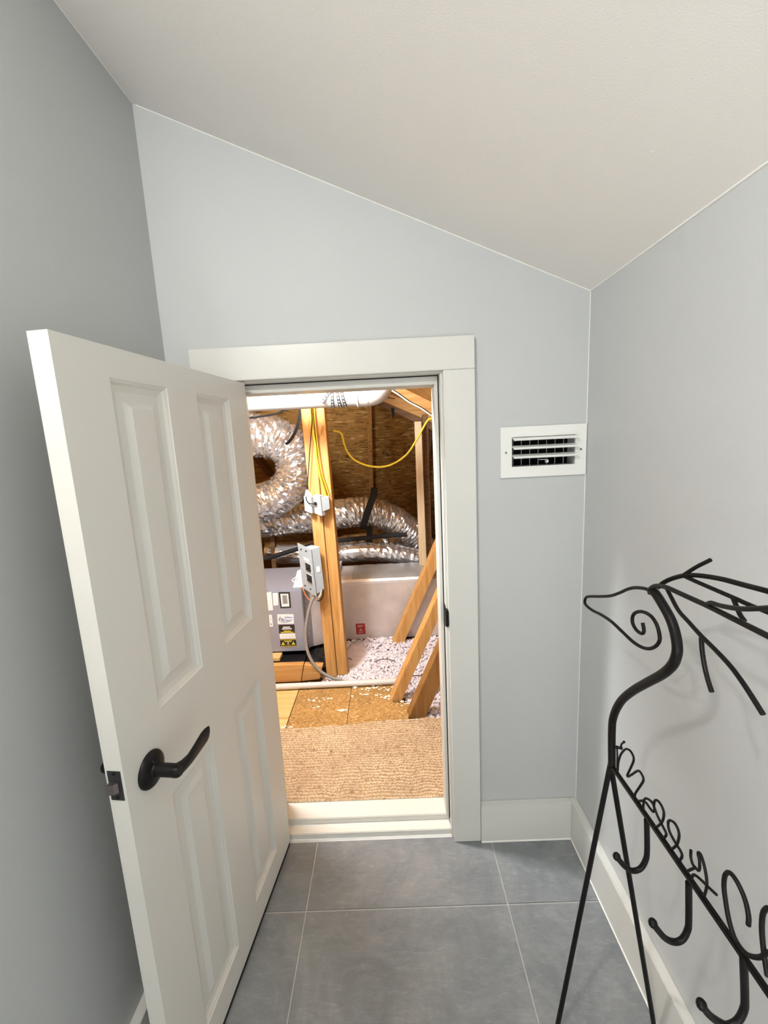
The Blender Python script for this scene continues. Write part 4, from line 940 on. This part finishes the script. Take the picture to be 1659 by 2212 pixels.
for j in range(5):
    for i in range(NP): bm.faces.new((gp[j][i], gp[j][i + 1], gp[j + 1][i + 1], gp[j + 1][i]))
link('top_wrap', bm, M['top_foil'], tr, smooth=True)
Rq = K['red']; Rq = [(p[0], 1.4995, p[2]) for p in Rq]
s = plate(Rq, .0015, 'red', 'sticker', tr, .0014); bars(Rq, s, 'wrap', [(.14, .17, .2, .8), (.22, .25, .2, .75), (.32, .34, .2, .6), (.50, .62, .42, .56), (.63, .67, .32, .68), (.78, .80, .2, .75), (.86, .88, .2, .6)], .0022)
bm = bmesh.new()
random.seed(5)
for k in range(26):
    z = .06 + .0145 * k; x = .10 + .006 * math.sin(k) + .0; w = random.uniform(.006, .02)
    if random.random() < .8: add_quad_prism(bm, [(x, 1.4985, z), (x + w, 1.4985, z), (x + w, 1.4985, z + .006), (x, 1.4985, z + .006)], (0, .001, 0))
link('print', bm, M['vane'], tr)['kind'] = 'stuff'

# ------------------------------------------------------------------ flexible foil ducts
def flex(name, pts, r, label, n=14, seg=34, jit=.045, rib=.022):
    bm = bmesh.new(); add_tube(bm, pts, r, seg, n, True, jit, rib)
    o = link(name, bm, M['foil']); return tag(o, label, 'duct')
random.seed(11)
f1 = [(-1.20, 2.02, .80)] + [tuple(p) for p in K['flex1']] + [(.42, 2.30, .28)]
flex('flex_duct', f1, .117, 'silver flexible duct arching across the middle behind the double stud', 11, 30)
flex('flex_duct', [(-1.45, 1.78, 1.50)] + [tuple(p) for p in K['ring']] + [(-1.4, 1.76, .98)], lambda t: .139 + .008 * math.sin(6.3 * t), 'silver flexible duct bent back in a ring at upper left', 12, 34, .06, .03)
flex('flex_duct', [(-.9, 1.97, .55)] + [tuple(p) for p in K['flex2']], .075, 'silver flexible duct lying just behind the trunk duct', 8, 20)
flex('flex_duct', [tuple(p) for p in K['flex3']], .085, 'dim silver flexible duct lowest and farthest back behind the air handler', 8, 20)
# ------------------------------------------------------------------ insulated lines, straps, cables
def cable(name, pts, r, mat, label, cat, n=6, seg=8):
    bm = bmesh.new(); add_tube(bm, pts, r, seg, n); o = link(name, bm, M[mat]); shade_auto(o, 60)
    return tag(o, label, cat)
cable('insulated_line', [(-1.2, 1.8, .52)] + [tuple(p) for p in K['line1']] + [(-.05, 1.82, .69), (.12, 1.84, .688)], .017, 'rubber', 'black foam insulated line running level behind the double stud', 'pipe', 6, 12)
def ribbon(name, pts, w, th, mat, label, cat):
    bm = bmesh.new(); p = smooth_path(pts, 6)
    loops = []
    for i, q_ in enumerate(p):
        t = (p[min(i + 1, len(p) - 1)] - p[max(i - 1, 0)]).normalized()
        s_ = Vector((1, 0, 0)); s_ = (s_ - t * s_.dot(t)).normalized(); n_ = t.cross(s_)
        loops.append([bm.verts.new(q_ + s_ * a + n_ * b) for a, b in ((-w, -th), (w, -th), (w, th), (-w, th))])
    for a, b in zip(loops, loops[1:]):
        for k in range(4): bm.faces.new((a[k], a[(k + 1) % 4], b[(k + 1) % 4], b[k]))
    bm.faces.new(loops[0][::-1]); bm.faces.new(loops[-1])
    return tag(link(name, bm, M[mat]), label, cat)
ribbon('hanging_strap', [(-.108, 1.95, 1.04), (-.118, 1.90, .985), (-.145, 1.885, .92), (-.180, 1.880, .83), (-.205, 1.882, .755), (-.205, 1.93, .728)], .026, .002, 'rubber', 'wide black strap holding up the silver duct behind the cable', 'strap')
ribbon('hanging_strap', [(-.160, 2.0, .735), (-.168, 2.0, .65), (-.175, 2.0, .56)], .024, .003, 'rubber', 'short black upright strap below the arching duct', 'strap')
bm = bmesh.new(); add_quad_prism(bm, [(-.1566, 2.25, .398), (-.1169, 2.25, .398), (-.1044, 2.25, .732), (-.1430, 2.25, .732)], (0, .03, 0), bev=.002)
tag(link('lath', bm, M['pine_z']), 'thin pine lath standing right of the short black strap', 'lath')
cable('hanging_cable', K['ycable'], .0066, 'yellow_wire', 'yellow cable hanging in a deep loop below the rafters', 'cable')
cable('riser_cable', [(-.392, 1.035, 1.72)] + [tuple(p) for p in K['ycab2']], .0058, 'yellow_wire', 'yellow cable running down the double stud', 'cable')
cable('riser_cable', [(-.378, 1.042, 1.72), (-.377, 1.04, 1.50), (-.371, 1.04, 1.36), (-.362, 1.04, 1.24), (-.346, 1.042, 1.17), (-.331, 1.042, 1.112)], .0028, 'yellow_wire', 'second thinner yellow cable beside the first on the double stud', 'cable')
cable('thin_cable', [(-.388, 1.03, 1.72)] + [tuple(p) for p in K['bcab3']], .0026, 'black_wire', 'thin dark cable down the left stud to the switch boxes', 'cable')
cable('black_cable', [(-1.2, 1.2, 1.60)] + [tuple(p) for p in K['bcab1']] + [(-.46, 1.2, 1.67)], .0055, 'black_wire', 'black cable swinging across under the vent pipe at upper left', 'cable')
ribbon('black_strap', [(-.468, 1.15, 1.68)] + [tuple(p) for p in K['bcab2']], .0085, .0015, 'black_wire', 'black strap curling left of the double stud top', 'strap')
cw = [(x, 1.592, 1.7463 - .6725 * x + .004 * math.sin(x * 30)) for x in (-.20, -.10, 0, .08, .16, .24, .32, .45)]
cable('roof_cable', cw, .0058, 'white_wire', 'white cable running along the nearer rafter at upper right', 'cable')
cable('roof_wire', [(p[0], p[1] - .006, p[2] + .008) for p in cw], .0022, 'black_wire', 'thin black wire laid along the white rafter cable', 'cable')
cable('twig_wire', [(-.06, 2.27, 1.735), (.0, 2.26, 1.742), (.05, 2.27, 1.728), (.085, 2.29, 1.722)], .003, 'black_wire', 'short loose dark wire end on the far rafter', 'cable')
# ------------------------------------------------------------------ white switch boxes on the double stud
W = K['wbox']
GS = 'white electrical boxes on the double stud'
sw1 = thing('control_box', 'left white box with a small open lid on the double stud', 'electrical box', (-.445, 1.01, 1.02), GS)
sw = thing('control_box', 'middle white box with a black plug on the double stud', 'electrical box', (-.39, 1.0, 1.006), GS)
sw3 = thing('control_box', 'right small grey side box below the yellow cables', 'electrical box', (-.345, 1.01, 1.03), GS)
def rbox(name, quad, vec, mat, parent, bev=.002):
    bm = bmesh.new(); add_quad_prism(bm, quad, vec, bev=bev); return link(name, bm, M[mat], parent)
a = rbox('cover', [(-.466, 1.012, 1.118), (-.424, .994, 1.112), (-.424, .994, 1.020), (-.466, 1.012, 1.034)], (.012, .024, 0), 'white_box', sw1)
b = rbox('cover', [(-.412, .996, 1.123), (-.372, .978, 1.117), (-.368, .978, 1.006), (-.409, .996, 1.020)], (.016, .034, 0), 'white_box', sw)
c = rbox('box', [(-.3665, .990, 1.108), (-.3270, 1.010, 1.110), (-.3255, 1.010, 1.040), (-.3630, .990, 1.029)], (-.010, .040, 0), 'plate', sw3)
bm = bmesh.new(); q = [(-.460, 1.016, 1.120), (-.424, 1.002, 1.116), (-.450, 1.018, 1.150), (-.452, 1.018, 1.150)]; add_quad_prism(bm, q, (.006, .012, 0)); link('hinged_lid', bm, M['white_box'], sw1)
wire('lead', [(-.452, 1.008, 1.115), (-.447, .995, 1.094), (-.432, .984, 1.080), (-.408, .977, 1.076), (-.392, .984, 1.076)], .0028, sw, 8, 5, 'black_wire')
bm = bmesh.new(); add_tube(bm, [(-.400, .988, 1.076), (-.400, .972, 1.075)], lambda t: .010 - .004 * t, 14, 1); link('plug', bm, M['black_wire'], sw)
bm = bmesh.new(); add_box(bm, -.446, -.438, 1.0000, 1.0014, 1.055, 1.057); link('print', bm, M['vane'], sw1)
# ------------------------------------------------------------------ breaker panel
br = thing('breaker_panel', 'grey steel disconnect box with two black breakers on the double stud', 'breaker box', (-.45, .98, .55))
pt_tl, pt_tr, pt_br, pt_bl = Vector((-.5220, 1.012, .856)), Vector((-.4400, .965, .828)), Vector((-.4300, .965, .555)), Vector((-.5120, 1.012, .594))
rbox('cover_plate', [pt_tl, pt_tr, pt_br, pt_bl], (.002, .004, 0), 'plate', br, .001)
rbox('case', [(-.4440, .972, .828), (-.3960, .992, .836), (-.3860, .992, .585), (-.4350, .972, .566)], (-.05, .045, 0), 'plate', br, .002)
PQ = [pt_tl, pt_tr, pt_br, pt_bl]
pn = (pt_tr - pt_tl).cross(pt_bl - pt_tl).normalized()
if pn.y > 0: pn = -pn
def pplate(u0, u1, v0, v1, mat, name, parent, th=.004):
    bm = bmesh.new(); add_quad_prism(bm, sub(PQ, u0, u1, v0, v1), pn * th, bev=.0005); return link(name, bm, M[mat], parent)
pplate(.38, .78, .245, .305, 'sticker', 'label_strip', br, .002)
for v0, v1 in ((.345, .50), (.585, .735)):
    rim = pplate(.48, .86, v0 - .012, v1 + .03, 'sticker', 'breaker_rim', br, .0018)
    bk = pplate(.50, .84, v0, v1, 'breaker', 'breaker', br, .008)
    pplate(.56, .74, v0 + .05, v0 + .085, 'ink', 'toggle', bk, .014)
for u, v in ((.25, .10), (.62, .085), (.22, .90), (.62, .905)):
    c = sub(PQ, u, u, v, v)[0]
    bm = bmesh.new(); add_tube(bm, [c, c + pn * .003], .0042, 10, 1); link('screw', bm, M['ink'], br)
bm = bmesh.new(); add_quad_prism(bm, [(-.4215, .9795, .722), (-.4045, .9865, .726), (-.4030, .9865, .694), (-.4200, .9795, .690)], (.0008, -.0012, 0)); link('side_label', bm, M['sticker'], br)
cable('conduit', [(-.418, .985, .58)] + [tuple(p) for p in K['hose']], .0088, 'grey_wire', 'grey flexible conduit drooping from the breaker box to the floor', 'conduit', 8, 12)
cable('orange_wire', [(-.512, 1.02, .600)] + [tuple(p) for p in K['orange']], .0036, 'copper_wire', 'orange wire under the breaker box', 'cable')
cable('white_lead', [(-.405, .99, .585), (-.412, .99, .555), (-.430, 1.0, .532), (-.446, 1.01, .518)], .006, 'white_wire', 'white cable looping out below the breaker box', 'cable')
cable('ground_wire', [(-.394, .99, .590), (-.397, .985, .552), (-.412, .985, .528), (-.430, .985, .523)], .0034, 'black_wire', 'black wire looping out below the breaker box', 'cable')
cable('floor_wire', [(-.150, 1.20, .018), (-.108, 1.20, .034), (-.072, 1.20, .036), (-.038, 1.20, .030), (-.004, 1.20, .014)], .0022, 'black_wire', 'thin dark wire arching over the white insulation', 'wire')
cable('floor_wire', [(.085, 1.02, .022), (.112, 1.01, .028), (.145, 1.0, .030)], .0022, 'black_wire', 'short dark wire on the insulation between two braces', 'wire')
cable('floor_wire', [(-.318, 1.16, .085), (-.296, 1.18, .062), (-.283, 1.19, .048)], .0024, 'black_wire', 'short dark wire poking out beside the double stud foot', 'wire')

for o in bpy.data.objects:
    if '_w' in o: del o['_w']
